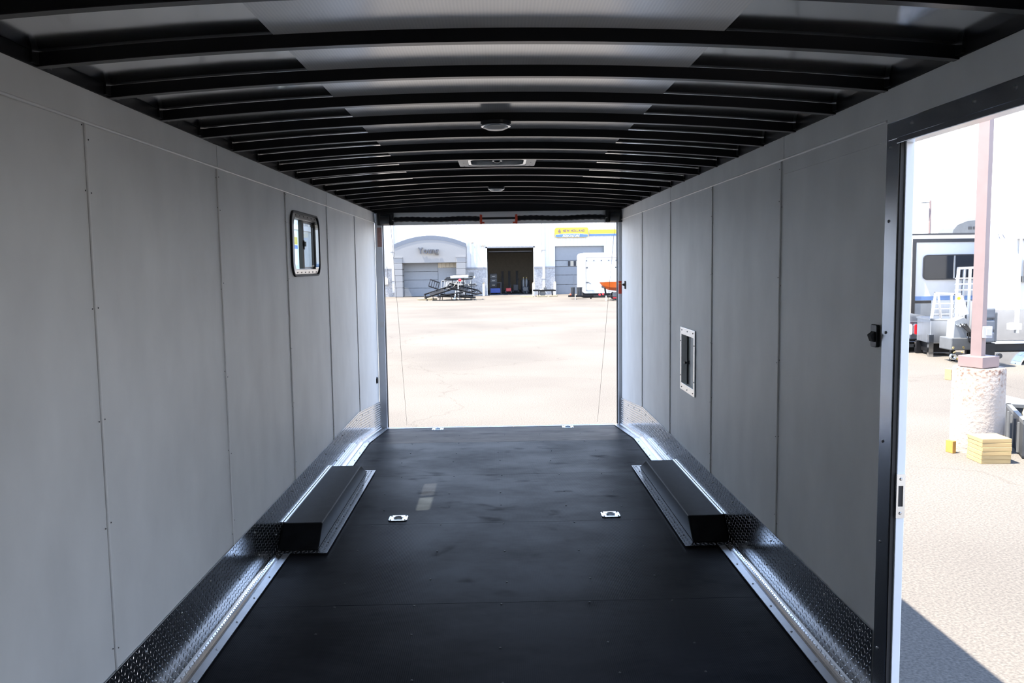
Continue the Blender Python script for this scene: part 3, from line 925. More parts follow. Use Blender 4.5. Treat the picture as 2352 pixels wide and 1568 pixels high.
# the open bay and the room behind it
MB().box(-.80, -.70, FY-.05, FY+.25, G, 2.92).build('door_jamb', 'white_paint', shop)
MB().box(2.68, 2.78, FY-.05, FY+.25, G, 2.92).build('door_jamb', 'white_paint', shop)
MB().box(-.80, 2.78, FY-.05, FY+.25, 2.84, 2.94).build('door_head', 'stone_cap', shop)
MB().box(-3.0, -2.9, FY+.2, FY+12, G, 5).build('bay_wall', 'shop_beige', shop)
MB().box(6.0, 6.1, FY+.2, FY+12, G, 5).build('bay_wall', 'shop_beige', shop)
MB().box(-3.0, 6.1, FY+11.9, FY+12, G, 5).build('bay_wall', 'shop_beige', shop)
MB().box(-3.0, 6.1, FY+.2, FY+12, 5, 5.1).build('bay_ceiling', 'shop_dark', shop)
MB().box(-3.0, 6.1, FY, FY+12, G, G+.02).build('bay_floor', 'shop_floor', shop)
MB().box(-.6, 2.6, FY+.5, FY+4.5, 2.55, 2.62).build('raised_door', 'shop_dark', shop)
# grey sectional door with a strip of panes
gd = thing('sectional_door', 'grey sectional bay door with a row of windows below the yellow sign', 'garage door', (6.05, FY+.2, G))
zs = [G, .10, .80, 1.42, 1.86, 2.90]
for z0, z1 in zip(zs[:-1], zs[1:]):
    MB().box(4.27, 7.84, FY+.16, FY+.21, z0+.012, z1-.012).build('door_section', 'door_grey', gd, bevel=.006)
for i, (a, c, mt) in enumerate(((4.36, 5.12, 'rv_grey'), (5.22, 5.38, 'shop_dark'), (5.40, 5.62, 'beige_panel'), (5.64, 5.80, 'shop_dark'), (5.82, 6.1, 'beige_panel'), (6.16, 6.5, 'beige_panel'), (6.6, 7.7, 'rv_grey'))):
    MB().box(a, c, FY+.145, FY+.158, 1.46, 1.83).build('pane', mt, gd)
MB().box(5.62, 5.66, FY+.145, FY+.16, G+.05, .85).build('wicket_edge', 'stone_cap', gd)
# arched portico
PY = 59.9
pt = thing('entrance_portico', 'pale arched entrance portico with banded pillars and grey cornice on the shop', 'portico', (-4.85, PY, G))
xa, xb = -7.30, -2.20
def archz(x, top):
    q = (x-(xa+xb)/2)/((xb-xa)/2)
    return top-.58*q*q
n = 24
xsA = [xa+(xb-xa)*i/n for i in range(n+1)]
MB().prism([(x, archz(x, 3.46)) for x in xsA]+[(xb, 1.84), (xa, 1.84)], 'y', PY, FY-.02).build('arched_wall', 'stucco', pt)
MB().prism([(x, archz(x, 3.76)) for x in xsA]+[(x, archz(x, 3.46)) for x in reversed(xsA)], 'y', PY-.012, FY-.02).build('cornice_band', 'cornice', pt)
for px0, px1 in ((-7.36, -6.76), (-2.90, -2.24)):
    zs = [G, .04, .48, .92, 1.36, 1.80, 2.19]
    for z0, z1 in zip(zs[:-1], zs[1:]):
        MB().box(px0, px1, PY-.07, PY+.75, z0+.03, z1-.01).build('pillar_block', 'stucco', pt, bevel=.01)
    MB().box(px0+.04, px1-.04, PY-.03, PY+.70, G, 2.15).build('pillar_core', 'stone_cap', pt)
    MB().box(px0-.03, px1+.03, PY-.09, PY+.78, 2.19, 2.26).build('pillar_cap', 'stucco', pt)
bd = thing('roll_up_door', 'plain grey roll-up door inside the arched portico', 'garage door', (-5.4, FY-.03, G))
for z0, z1 in zip([G, .0, .6, 1.2], [.0, .6, 1.2, 1.9]):
    MB().box(-6.78, -4.30, FY-.06, FY-.02, z0+.01, z1-.01).build('door_section', 'door_grey', bd, bevel=.006)
sd = thing('wall_infill', 'grey infill wall with beige transom panels inside the portico', 'wall panel', (-3.6, FY-.06, G))
MB().box(-4.28, -2.6, FY-.10, FY-.02, G, 1.45).build('panel', 'door_grey', sd)
for i in range(5):
    MB().box(-4.28+i*.29, -4.28+i*.29+.275, FY-.12, FY-.02, 1.47, 1.82).build('transom_panel', 'beige_panel', sd)
MB().box(-3.65, -2.75, FY-.115, FY-.10, G+.02, 1.12).build('door_leaf', 'door_grey', sd, bevel=.01)
# sign letters
yg = thing('letter_sign', 'row of dark raised letters on the arched portico wall', 'sign', (-4.9, PY-.2, 2.40))
for mb in glyphs('Young', .42, .22, -5.60, PY-.26, 2.50, spread=1.46, gap=.10):
    mb.build('letter', 'letter_grey', yg)
# dealer sign
sg = thing('dealer_sign', 'yellow and blue rounded dealer sign with lettering above the grey sectional door', 'sign', (5.47, FY-.2, 3.5))
cx, cz, sw_, sh_ = 5.47, 3.88, 2.44, .72
out = rrect(cx, cz, sw_, sh_, .16, 6)
MB().prism(out, 'y', FY-.20, FY-.03).build('sign_body', 'sign_yellow', sg, bevel=.02)
inn = [p for p in rrect(cx, cz-.01, sw_-.07, sh_-.07, .14, 8)]
low = [(p[0], p[1]) for p in inn if p[1] < cz-.16]
low = sorted([p for p in low if p[0] < cx], key=lambda p: -p[1])+sorted([p for p in low if p[0] >= cx], key=lambda p: p[1])
topc = [(cx+1.15-2.3*i/16, cz-.15+.06*(1-((i-8)/8)**2)) for i in range(17)]
MB().prism(low+topc, 'y', FY-.212, FY-.19).build('blue_panel', 'sign_blue', sg)
wh = [(cx+1.15-2.3*i/16, cz-.15+.06*(1-((i-8)/8)**2)) for i in range(17)]
MB().prism(wh+[(p[0], p[1]+.014) for p in reversed(wh)], 'y', FY-.214, FY-.19).build('white_line', 'sign_white', sg)
for mb in glyphs('NEW HOLLAND', .17, .012, 4.83, FY-.214, 3.93, spread=1.60, gap=.16):
    mb.build('letter', 'letter_navy', sg)
for mb in glyphs('AGRICULTURE', .16, .012, 4.80, FY-.226, 3.575, spread=1.26, gap=.10, shear=.25):
    mb.build('letter', 'sign_white', sg)
lg = MB()
ec, ez = 4.60, 3.97
for k, (r0, r1, a0, a1) in enumerate(((.095, .13, 60, 300), (.03, .055, 0, 360), (.065, .085, -60, 110))):
    m_ = 14; o_ = []; i_ = []
    for i in range(m_+1):
        q = math.radians(a0+(a1-a0)*i/m_)
        o_.append((ec+r1*.85*math.cos(q), ez+r1*1.1*math.sin(q))); i_.append((ec+r0*.85*math.cos(q), ez+r0*1.1*math.sin(q)))
    lg.prism(o_+i_[::-1], 'y', FY-.214, FY-.19)
lg.prism([(ec-.10, ez+.02), (ec+.06, ez-.12), (ec+.085, ez-.10), (ec-.08, ez+.06)], 'y', FY-.215, FY-.19)
lg.build('leaf_emblem', 'letter_navy', sg)
sb = thing('fascia_stripe', 'long yellow and blue fascia stripe on the shop beside the dealer sign', 'sign', (11, FY-.1, 3.6))
MB().box(6.78, 16, FY-.10, FY-.03, 3.76, 4.06).build('yellow_stripe', 'sign_yellow', sb)
MB().box(6.78, 16, FY-.10, FY-.03, 3.62, 3.76).build('blue_stripe', 'sign_blue', sb)
# wall fittings
fl_ = thing('wall_floodlight', 'small wall floodlight left of the open bay', 'floodlight', (-.98, FY-.2, 2.95))
MB().box(-1.12, -.86, FY-.28, FY-.08, 2.96, 3.10).build('housing', 'beige_panel', fl_, bevel=.02)
MB().box(-1.02, -.96, FY-.1, FY-.02, 2.98, 3.06).build('bracket', 'stone_cap', fl_)
wc = thing('security_camera', 'tiny wall camera between the portico and the open bay', 'camera', (-1.75, FY-.1, 3.2))
MB().cyl((-1.75, FY-.30, 3.22), (-1.75, FY-.1, 3.28), .05, .06, 12).build('body', 'beige_panel', wc)
MB().box(-1.79, -1.71, FY-.12, FY-.02, 3.24, 3.32).build('mount', 'stone_cap', wc)
eb = thing('electric_box', 'pale electric meter box on the stone base at the far left', 'electric box', (-8.0, FY-.2, .3))
MB().box(-8.25, -7.92, FY-.32, FY-.10, .30, .72).build('box', 'white_paint', eb, bevel=.02)
MB().cyl((-8.0, FY-.16, .72), (-8.0, FY-.16, 1.6), .03, n=8).build('conduit', 'stone_cap', eb)
# bollards
for x, y, lab in ((-.98, 60.2, 'white bollard left of the open bay'), (2.58, 58.9, 'white bollard right of the open bay'), (4.18, 60.3, 'white bollard left of the grey sectional door')):
    t_ = thing('bollard', lab, 'bollard', (x, y, G), group='white bollards before the shop')
    MB().lathe((x, y, G), [(.09,0),(.09,.86)], 16).build('post', 'white_paint', t_, smooth=True)
    MB().lathe((x, y, G), [(.088,.86),(.075,.92),(.03,.955)], 16).build('cap', 'lumber_pale', t_, smooth=True)

# ------------------------------------------------------------------ things inside the open bay
for x, lab in ((.45, 'dark lift column in the open bay, left one'), (1.0, 'dark lift column in the open bay, middle one'), (1.62, 'dark lift column in the open bay, right one')):
    t_ = thing('lift_column', lab, 'lift column', (x, FY+7, G+.02), group='lift columns in the bay')
    MB().box(x-.09, x+.09, FY+6.9, FY+7.1, G+.02, 1.1).build('column', 'shop_dark', t_)
    MB().box(x-.22, x+.22, FY+6.75, FY+7.25, G+.02, G+.08).build('foot', 'shop_dark', t_)
def bench(x0, x1, y, z, lab, top='shop_dark'):
    t_ = thing('workbench', lab, 'workbench', ((x0+x1)/2, y, G+.02))
    MB().box(x0, x1, y-.35, y+.35, z-.06, z).build('top', top, t_)
    for a in (x0+.06, x1-.06):
        for c in (y-.3, y+.3):
            MB().box(a-.04, a+.04, c-.04, c+.04, G+.02, z-.06).build('leg', 'shop_dark', t_)
    MB().box(x0+.08, x1-.08, y-.25, y+.3, G+.12, G+.45).build('drawer_unit', 'shop_blue', t_)
bench(-.60, .35, FY+2.2, .30, 'dark workbench just inside the left of the open bay')
bench(1.9, 2.6, FY+6, .35, 'dark workbench deep in the right of the open bay')
cb = thing('tool_cabinet', 'tall dark tool cabinet at the left inside the open bay', 'cabinet', (-.28, FY+3.4, G+.02))
MB().box(-.55, .0, FY+3.1, FY+3.7, G+.02, .95).build('body', 'shop_dark', cb)
for k in range(4):
    dr = MB().box(-.52, -.03, FY+3.07, FY+3.1, -.4+k*.33, -.12+k*.33).build('drawer', 'box_grey', cb)
    MB().box(-.38, -.17, FY+3.04, FY+3.07, -.27+k*.33, -.24+k*.33).build('handle', 'screw_metal', dr)
def machine(x, y, h, mt, lab):
    t_ = thing('shop_machine', lab, 'machine', (x, y, G+.02))
    MB().box(x-.2, x+.2, y-.3, y+.3, G+.22, G+.02+h*.6).build('body', mt, t_, bevel=.05)
    MB().bar((x+.1, y+.25, G+h*.5), (x+.22, y+.5, G+.02+h), .04).build('handle', 'shop_dark', t_)
    for sx_ in (-.2, .2):
        MB().cyl((x+sx_-.05, y-.1, G+.19), (x+sx_+.05, y-.1, G+.19), .17, n=14).build('wheel', 'black_rubber', t_)
machine(.85, FY+1.6, .75, 'shop_red', 'dark red wheeled machine on the floor in the middle of the open bay')
machine(1.42, FY+2.6, 1.15, 'shop_dark', 'tall black wheeled machine in the open bay beside the red one')
machine(2.15, FY+2.0, .85, 'box_grey', 'grey wheeled machine at the right inside the open bay')
for x, y, lab in ((2.28, FY+3.2, 'nearer pale tank bottle in the open bay'), (2.05, FY+3.4, 'farther pale tank bottle in the open bay')):
    t_ = thing('gas_bottle', lab, 'gas bottle', (x, y, G+.02), group='tank bottles in the bay')
    MB().lathe((x, y, G+.02), [(.1,0),(.1,.95),(.05,1.1),(.03,1.14)], 14).build('bottle', 'rv_grey', t_, smooth=True)
    MB().cyl((x, y, G+1.15), (x, y, G+1.24), .03, n=8).build('valve', 'gold_chain', t_)

# ------------------------------------------------------------------ heap of black implement frames before the portico
def rack(label, loc, rot, L, W, nbars, legs=(), tongue=0, mt='black_steel', th=.07, roller=None):
    t_ = thing('implement_frame', label, 'steel frame', loc, group='black steel frames heaped before the portico', rot=rot)
    for sx_ in (-W/2, W/2):
        MB().bar((-L/2, sx_, 0), (L/2, sx_, 0), th, th*1.2).build('rail', mt, t_)
    for i in range(nbars):
        x = -L/2+L*i/(nbars-1)
        MB().bar((x, -W/2, 0), (x, W/2, 0), th*.8).build('crossbar', mt, t_)
    for lx, ly, lz in legs:
        MB().bar((lx, ly, 0), (lx, ly, lz), th*.55).build('leg', mt, t_)
    if tongue:
        MB().bar((L/2, -W/2, 0), (L/2+tongue, 0, 0), th).build('tongue', mt, t_)
        MB().bar((L/2, W/2, 0), (L/2+tongue, 0, 0), th).build('tongue', mt, t_)
    if L > 1:
        MB().box(-L*.32, L*.18, -W*.46, W*.46, -.02, .0).build('deck_plate', mt, t_)
    if roller:
        MB().cyl((-L*.3, -W*.2, .12), (L*.35, -W*.2, .12), .09, n=12).build('tube', roller, t_)
    return t_
R = math.radians
rack('long black frame sloping up to the right at the left of the heap', (-3.75, 53.5, -.05), (R(10), R(-17), R(4)), 1.9, 1.1, 6,
     legs=((-.85, -.5, -.42), (-.45, -.5, -.5), (-.1, -.5, -.55), (-.9, .4, -.3)), tongue=.4)
rack('topmost black frame carrying a white tube, level on the heap', (-2.45, 53.9, .78), (R(6), R(-2), R(-3)), 1.75, 1.0, 4, legs=((-.4, -.4, -.5), (.3, -.4, -.6), (.8, -.45, -1.35)), roller='white_paint')
rack('black frame sloping down to the right across the heap', (-2.2, 53.4, .12), (R(12), R(14), R(-4)), 1.9, 1.0, 6, legs=((.75, -.45, -.45), (.3, -.45, -.55), (-.3, -.45, -.75)), tongue=.3)
rack('lowest black frame lying under the heap', (-2.6, 53.6, -.34), (R(4), R(3), R(2)), 2.1, 1.2, 7, legs=((-.9, -.6, -.22), (.9, -.6, -.30), (0, -.6, -.26)))
rack('short black grate tilted up at the left of the heap', (-4.05, 53.7, .42), (R(60), R(20), R(10)), .62, .5, 5, th=.05)
rack('short black frame with grey rail sticking out at the right of the heap', (-1.85, 54.4, .30), (R(8), R(-5), R(8)), 1.0, .7, 3, mt='box_grey', legs=((.3, -.3, -.85), (-.3, -.3, -.85)))
rack('slim black frame leaning low across the front of the heap', (-3.0, 52.9, -.22), (R(-8), R(-9), R(-6)), 1.6, .45, 7, legs=((-.6, -.2, -.25), (.1, -.2, -.36), (.6, -.2, -.40)), th=.06)
rack('dark grey slatted frame behind the middle of the heap', (-2.9, 54.6, .30), (R(35), R(6), R(3)), 1.5, .8, 9, mt='box_grey', th=.06, legs=((-.5, -.35, -.7), (.5, -.35, -.7)))
rack('black frame with close bars at the right foot of the heap', (-1.95, 52.95, -.36), (R(-5), R(8), R(5)), 1.1, .6, 8, legs=((-.45, -.28, -.2), (.45, -.28, -.14)), th=.055)
hp = thing('hydraulic_ram', 'two pale leaning struts with a red cap on the heap of frames', 'strut', (-2.45, 53.0, -.5))
MB().bar((-2.75, 53.05, .30), (-2.50, 53.05, .66), .16, .05).build('strut', 'beige_panel', hp)
MB().bar((-2.45, 53.05, .34), (-2.20, 53.05, .66), .16, .05).build('strut', 'beige_panel', hp)
MB().lathe((-2.36, 52.98, .60), [(.05,0),(.09,.05),(.09,.12),(.04,.16)], 12).build('cap', 'red_plastic', hp, smooth=True)
MB().bar((-2.48, 53.05, -.55), (-2.48, 53.05, .40), .06).build('stand', 'zinc', hp)
cn = thing('caster_jack', 'bright jack wheel stand at the front of the heap', 'jack', (-2.75, 52.9, G))
MB().cyl((-2.78, 52.9, G+.10), (-2.66, 52.9, G+.10), .10, n=14).build('wheel', 'zinc', cn)
MB().bar((-2.72, 52.9, G+.10), (-2.62, 52.95, G+.62), .06).build('stem', 'white_paint', cn)
wp_ = thing('jib_frame', 'black frame on posts with a box on top at the right of the heap', 'steel frame', (-1.7, 54.9, G))
MB().bar((-2.6, 54.9, .82), (-1.45, 54.9, .84), .14).build('beam', 'white_paint', wp_)
for z in (.34, -.12):
    MB().bar((-1.95, 54.9, z-.03), (-1.42, 54.9, z+.03), .10).build('arm', 'black_steel', wp_)
MB().box(-1.82, -1.52, 54.8, 55.0, .90, 1.15).build('box', 'box_grey', wp_)
MB().bar((-1.72, 54.9, G), (-1.72, 54.9, .82), .07).build('post', 'zinc', wp_)
MB().bar((-2.4, 54.9, G), (-2.4, 54.9, .80), .07).build('post', 'zinc', wp_)
for x0, x1, y, r, lab in ((-5.1, -3.9, 53.9, .06, 'yellowish timber lying at the left foot of the heap'), (-5.2, -4.5, 54.4, -.05, 'short pale timber lying left of the heap')):
    MB().obox(((x0+x1)/2, y, G+.06), (x1-x0, .16, .12), (0, 0, r)).build('timber', 'lumber_pale', label=lab, cat='timber', bevel=.01)

# low black flat trailer before the stone pier
lt_ = thing('flat_trailer', 'low black flat trailer parked before the stone pier right of the open bay', 'trailer', (3.28, 58.0, G))
for dy in (-.5, .5):
    MB().bar((2.5, 58+dy, -.19), (4.05, 58+dy, -.20), .09).build('rail', 'black_steel', lt_)
for i in range(5):
    MB().bar((2.52+.37*i, 57.5, -.19), (2.52+.37*i, 58.5, -.19), .06).build('crossbar', 'black_steel', lt_)
for x in (2.85, 3.78):
    MB().bar((x, 57.5, -.19), (x+(.04 if x > 3 else 0), 57.5, G), .05 if x < 3 else .08).build('leg', 'black_steel', lt_)
for y in (57.62, 58.4):
    MB().cyl((3.15, y-.06, G+.2), (3.15, y+.06, G+.2), .2, n=18).build('wheel', 'box_grey', lt_, smooth=True)
    fz_ = MB(); pts = [(3.15+.26*math.cos(q), y, G+.22+.26*math.sin(q)) for q in [math.pi*i/10 for i in range(11)]]
    for a, c in zip(pts[:-1], pts[1:]): fz_.bar(a, c, .14, .02)
    fz_.build('mudguard', 'white_paint', lt_)
bxs = thing('control_box', 'small grey control box on the low black flat trailer', 'box', (3.3, 57.6, -.14))
MB().box(3.22, 3.42, 57.5, 57.7, -.14, .02).build('box', 'box_grey', bxs, bevel=.01)
MB().bar((3.32, 57.6, .02), (3.36, 57.6, .10), .03).build('handle', 'black_steel', bxs)
for x0, x1, y, r, lab in ((1.6, 2.5, 56.8, -.25, 'yellow timber on the ground right below the open bay'), (2.7, 3.4, 56.6, .2, 'yellow timber on the ground under the low trailer'), (3.5, 4.1, 56.9, .3, 'pale timber on the ground behind the low trailer wheel')):
    MB().obox(((x0+x1)/2, y, G+.04), (x1-x0, .14, .08), (0, 0, r)).build('timber', 'lumber_pale', label=lab, cat='timber', bevel=.01)

# black bins
for x, r, lab in ((4.77, .136, 'smaller black open bin left of the white cargo trailer'), (5.19, .18, 'larger black ribbed bin next to the white cargo trailer')):
    t_ = thing('waste_bin', lab, 'bin', (x, 52.5, -.40), group='black bins beside the cargo trailer')
    MB().lathe((x, 52.5, -.40), [(r*.85,0),(r,.50),(r*1.05,.50),(r*1.05,.54),(r*.9,.54),(r*.9,.42)], 20).build('body', 'bin_black', t_, smooth=True)
    MB().lathe((x, 52.5, -.40), [(r*.88,.42),(r*.5,.425)], 20).build('bag', 'box_grey', t_)
    for q in (-.6, .6):
        MB().bar((x+r*math.sin(q), 52.5-r*math.cos(q), -.3), (x+r*math.sin(q), 52.5-r*math.cos(q), .08), .02).build('rib', 'black_satin', t_)
tg = thing('trailer_tongue', 'black trailer tongue with jack on the ground under the bins', 'trailer tongue', (5.0, 52.5, G))
MB().bar((4.45, 52.1, -.40), (7.4, 52.5, -.46), .10).build('beam', 'black_steel', tg)
MB().box(4.6, 5.5, 52.2, 52.8, -.44, -.402).build('deck', 'black_steel', tg)
MB().bar((4.84, 51.6, -.36), (4.84, 51.6, G), .04).build('jack_leg', 'zinc', tg)
MB().bar((4.84, 51.6, -.38), (4.84, 52.2, -.40), .05).build('jack_arm', 'zinc', tg)
MB().lathe((4.58, 52.05, -.36), [(.02,0),(.07,.04),(.03,.12)], 10).build('coupler', 'red_metal', tg)
MB().bar((5.9, 52.4, -.46), (5.9, 52.4, G), .08).build('axle_stand', 'black_steel', tg)

# white cargo trailer, rear doors closed
ct = thing('cargo_trailer', 'white enclosed cargo trailer with hinged rear doors parked by the right bay', 'trailer', (6.78, 55.5, G))
MB().prism(rrect(6.77, 1.00, 2.50, 2.62, .22, 6), 'y', 54.0, 57.4).build('body', 'rv_white', ct)
MB().ring(rrect(6.77, 1.00, 2.50, 2.62, .22, 6), rrect(6.77, .93, 2.04, 2.16, .03, 6), 'y', 53.93, 54.0).build('rear_frame', 'rv_white', ct)
for x0, x1 in ((5.78, 6.76), (6.78, 7.76)):
    dr = MB().box(x0, x1, 53.96, 53.995, -.12, 1.72).build('door', 'white_paint', ct, bevel=.01)
    xh = x0+.04 if x0 < 6 else x1-.04
    MB().cyl((xh, 53.92, -.10), (xh, 53.92, 1.70), .018, n=8).build('lock_rod', 'zinc', dr)
    for z in (.35, 1.30):
        MB().box(xh-.07, xh+.07, 53.90, 53.95, z, z+.09).build('hinge', 'box_grey', dr)
    MB().bar((xh+(.06 if x0 < 6 else -.06), 53.90, .42), (xh+(.26 if x0 < 6 else -.26), 53.90, .30), .035).build('handle', 'box_grey', dr)
for i in range(5):
    MB().cyl((5.80+.48*i, 53.90, 1.80), (5.80+.48*i, 53.95, 1.80), .035, n=10).build('marker_light', 'box_grey', ct)
MB().box(5.56, 8.0, 53.95, 57.3, -.52, -.30).build('chassis', 'black_steel', ct)
for x in (5.75, 7.8):
    for y in (55.7, 56.6):
        MB().cyl((x-.1, y, G+.32), (x+.1, y, G+.32), .32, n=20).build('wheel', 'black_rubber', ct)

# boat on its trailer
bt = thing('boat', 'orange and white boat bow on a trailer before the white cargo trailer', 'boat', (7.3, 50.0, -.3))
mb = MB(); secs = [(6.12,.0,.50,.50),(6.35,.28,.18,.52),(6.7,.5,.0,.54),(7.3,.75,-.06,.55),(8.3,.9,-.08,.55),(10.0,.9,-.08,.55)]
P = []; Fc = []
for x, hw, zk, zt in secs:
    P += [(x,50-hw,zt),(x,50-hw*.75,zk+(zt-zk)*.35),(x,50,zk),(x,50+hw*.75,zk+(zt-zk)*.35),(x,50+hw,zt)]
for i in range(len(secs)-1):
    for j in range(4):
        Fc.append((i*5+j, i*5+j+1, i*5+j+6, i*5+j+5))
    Fc.append((i*5+4, i*5, i*5+5, i*5+9))
Fc += [(0,1,2,3,4), tuple(range(len(P)-5, len(P)))]
mb.add(P, Fc).build('hull', 'orange_hull', bt, smooth=False)
gw = MB()
for (x, hw, _, zt), (x2, hw2, _, zt2) in zip(secs[:-1], secs[1:]):
    for sg_ in (-1, 1):
        gw.bar((x, 50+sg_*(hw+.015), zt+.03), (x2, 50+sg_*(hw2+.015), zt2+.03), .06, .10)
gw.build('gunwale', 'hull_grey', bt)
kl = MB()
for (x, _, zk, _), (x2, _, zk2, _) in zip(secs[:-1], secs[1:]):
    kl.bar((x, 50, zk-.02), (x2, 50, zk2-.02), .05)
kl.build('keel_strip', 'white_paint', bt)
bl = thing('boat_trailer', 'black boat trailer with red lights carrying the orange boat', 'trailer', (7.2, 50.0, G))
MB().bar((5.75, 49.6, -.34), (6.9, 49.2, -.36), .09).build('tongue', 'black_steel', bl)
for y in (49.2, 50.8):
    MB().bar((6.7, y, -.36), (10.2, y, -.36), .10).build('rail', 'black_steel', bl)
for x in (6.8, 8.2, 9.8):
    MB().bar((x, 49.2, -.36), (x, 50.8, -.36), .08).build('crossbar', 'black_steel', bl)
MB().bar((6.55, 50, -.36), (6.45, 50, .28), .09).build('winch_post', 'black_steel', bl)
MB().cyl((6.38, 49.9, .22), (6.38, 50.1, .22), .10, n=14).build('winch', 'box_grey', bl)
for y in (49.1, 50.9):
    MB().cyl((7.15, y-.1, G+.24), (7.15, y+.1, G+.24), .24, n=18).build('wheel', 'black_rubber', bl)
    MB().box(6.85, 7.5, y-.14, y+.14, G+.50, G+.54).build('mudguard', 'zinc', bl)
MB().box(6.80, 7.30, 48.98, 49.02, -.34, -.12).build('side_plate', 'box_grey', bl)
MB().box(6.82, 7.02, 48.95, 48.98, -.45, -.39).build('reflector', 'red_plastic', bl)
MB().box(7.02, 7.22, 48.95, 48.98, -.45, -.39).build('reflector', 'tape_white', bl)
MB().cyl((7.18, 48.93, -.22), (7.18, 48.98, -.22), .06, n=12).build('lamp', 'amber_plastic', bl)
for x in (6.08, 6.28):
    MB().cyl((x, 49.3, -.24+.2*(x-6.08)), (x, 49.4, -.24+.2*(x-6.08)), .06, n=12).build('lamp', 'red_plastic', bl)
MB().bar((6.45, 49.25, -.30), (6.45, 49.25, G), .06).build('jack_leg', 'white_paint', bl)

# ================================================================== right of the trailer
# lamp post on its concrete base
lp = thing('lamp_post', 'square brownish lamp post standing on a round concrete base', 'lamp post', (5.46, 9.32, .36))
MB().obox((5.46, 9.32, 2.9), (.115, .115, 5.1), (0, 0, R(-52))).build('post', 'pole_brown', lp)
MB().obox((5.47, 9.32, .43), (.30, .30, .125), (0, 0, R(-64))).build('base_cover', 'pole_brown', lp, bevel=.006)
ob_ = MB().obox((5.505, 9.245, .765), (.10, .07, .13), (0, 0, R(-10))).build('outlet_box', 'outlet_grey', lp, bevel=.004)
MB().obox((5.512, 9.207, .768), (.06, .012, .08), (0, 0, R(-10))).build('outlet_cover', 'outlet_grey', ob_, bevel=.003)
cbp = thing('concrete_base', 'round weathered concrete base under the lamp post', 'concrete base', (5.47, 9.33, G))
MB().lathe((5.485, 9.33, G), [(.279,0),(.276,.30),(.274,.60),(.273,.94),(.264,.962)], 48).build('body', 'concrete_post', cbp, smooth=True)
# stacked boards
names_ = ('lowest', 'second lowest', 'third lowest', 'third highest', 'second highest', 'topmost')
for i in range(6):
    z = G+i*.0455
    ob = MB().obox((5.315+random.uniform(-.006,.006), 8.80+random.uniform(-.006,.006), z+.0225), (.315, .30, .044), (0, 0, R(-2+random.uniform(-.8,.8)))).build(
        'board', 'lumber', label=names_[i]+' yellow board in the stack at the foot of the concrete base', cat='board', group='boards stacked by the concrete base', bevel=.004)
MB().obox((5.13, 9.22, G+.07), (.05, .10, .14), (0, 0, .3)).build('wood_chock', 'lumber_amber', label='thin yellow wood piece leaning at the left foot of the concrete base', cat='wood block', bevel=.004)
MB().obox((8.25, 14.9, G+.10), (.16, .14, .20), (0, 0, .3)).build('wood_block', 'lumber', label='small yellow wood block on the asphalt behind the concrete base', cat='wood block', bevel=.006)
# black crate with wood offcuts
cr_ = thing('storage_crate', 'black plastic crate holding wood offcuts right of the concrete base', 'crate', (6.25, 9.2, G))
cw = MB()
def quadbox(mb, c0, c1, c2, c3, z0, z1):
    mb.prism([c0, c1, c2, c3], 'z', z0, z1)
A_, B_, C_, D_ = (5.72, 8.86), (6.45, 8.50), (6.95, 9.60), (6.22, 9.98)
def lerp(p, q, t): return (p[0]+(q[0]-p[0])*t, p[1]+(q[1]-p[1])*t)
def crate_side(p, q, t=.025):
    d_ = Vector((q[0]-p[0], q[1]-p[1])).normalized(); nn = Vector((-d_.y, d_.x))*t
    return [p, q, (q[0]+nn.x, q[1]+nn.y), (p[0]+nn.x, p[1]+nn.y)]
for p, q in ((A_, B_), (B_, C_), (C_, D_), (D_, A_)):
    sd_ = MB().prism(crate_side(p, q), 'z', G+.01, G+.38).build('side', 'bin_black', cr_)
    MB().prism(crate_side((p[0], p[1]), (q[0], q[1]), .05), 'z', G+.38, G+.42).build('rim', 'box_grey', sd_)
    for k in (.2, .4, .6, .8):
        c_ = lerp(p, q, k)
        MB().obox((c_[0], c_[1], G+.19), (.03, .03, .34), (0, 0, .5)).build('rib', 'box_grey', sd_)
MB().prism([A_, B_, C_, D_], 'z', G+.01, G+.03).build('bottom', 'bin_black', cr_)
MB().prism([lerp(A_,C_,.04), lerp(B_,D_,.04), lerp(C_,A_,.04), lerp(D_,B_,.04)], 'z', G+.20, G+.22).build('divider', 'bin_black', cr_)
for x, y, z, sz, rt, mt, lab in ((6.02, 9.10, G+.40, (.10, .30, .34), (.25, .2, .35), 'lumber_pale', 'pale wood offcut in the black crate, nearest the concrete base'),
                                 (6.14, 9.02, G+.41, (.045, .28, .34), (.2, .25, .4), 'lumber_amber', 'amber wood offcut upright in the middle of the black crate'),
                                 (6.27, 8.98, G+.40, (.10, .30, .32), (.2, .2, .4), 'lumber_pale', 'greyish wood offcut in the black crate beside the amber one')):
    MB().obox((x, y, z), sz, rt).build('wood_offcut', mt, label=lab, cat='wood offcut', group='wood offcuts in the black crate', bevel=.008)
tb = thing('steel_rail', 'grey square rail leaning behind the crate and the concrete base', 'rail', (6.3, 10.2, G))
MB().bar((5.85, 10.35, -.05), (6.9, 9.75, -.30), .09).build('tube', 'hull_grey', tb)
MB().bar((6.3, 10.1, G), (6.3, 10.1, -.16), .06).build('stand', 'hull_grey', tb)

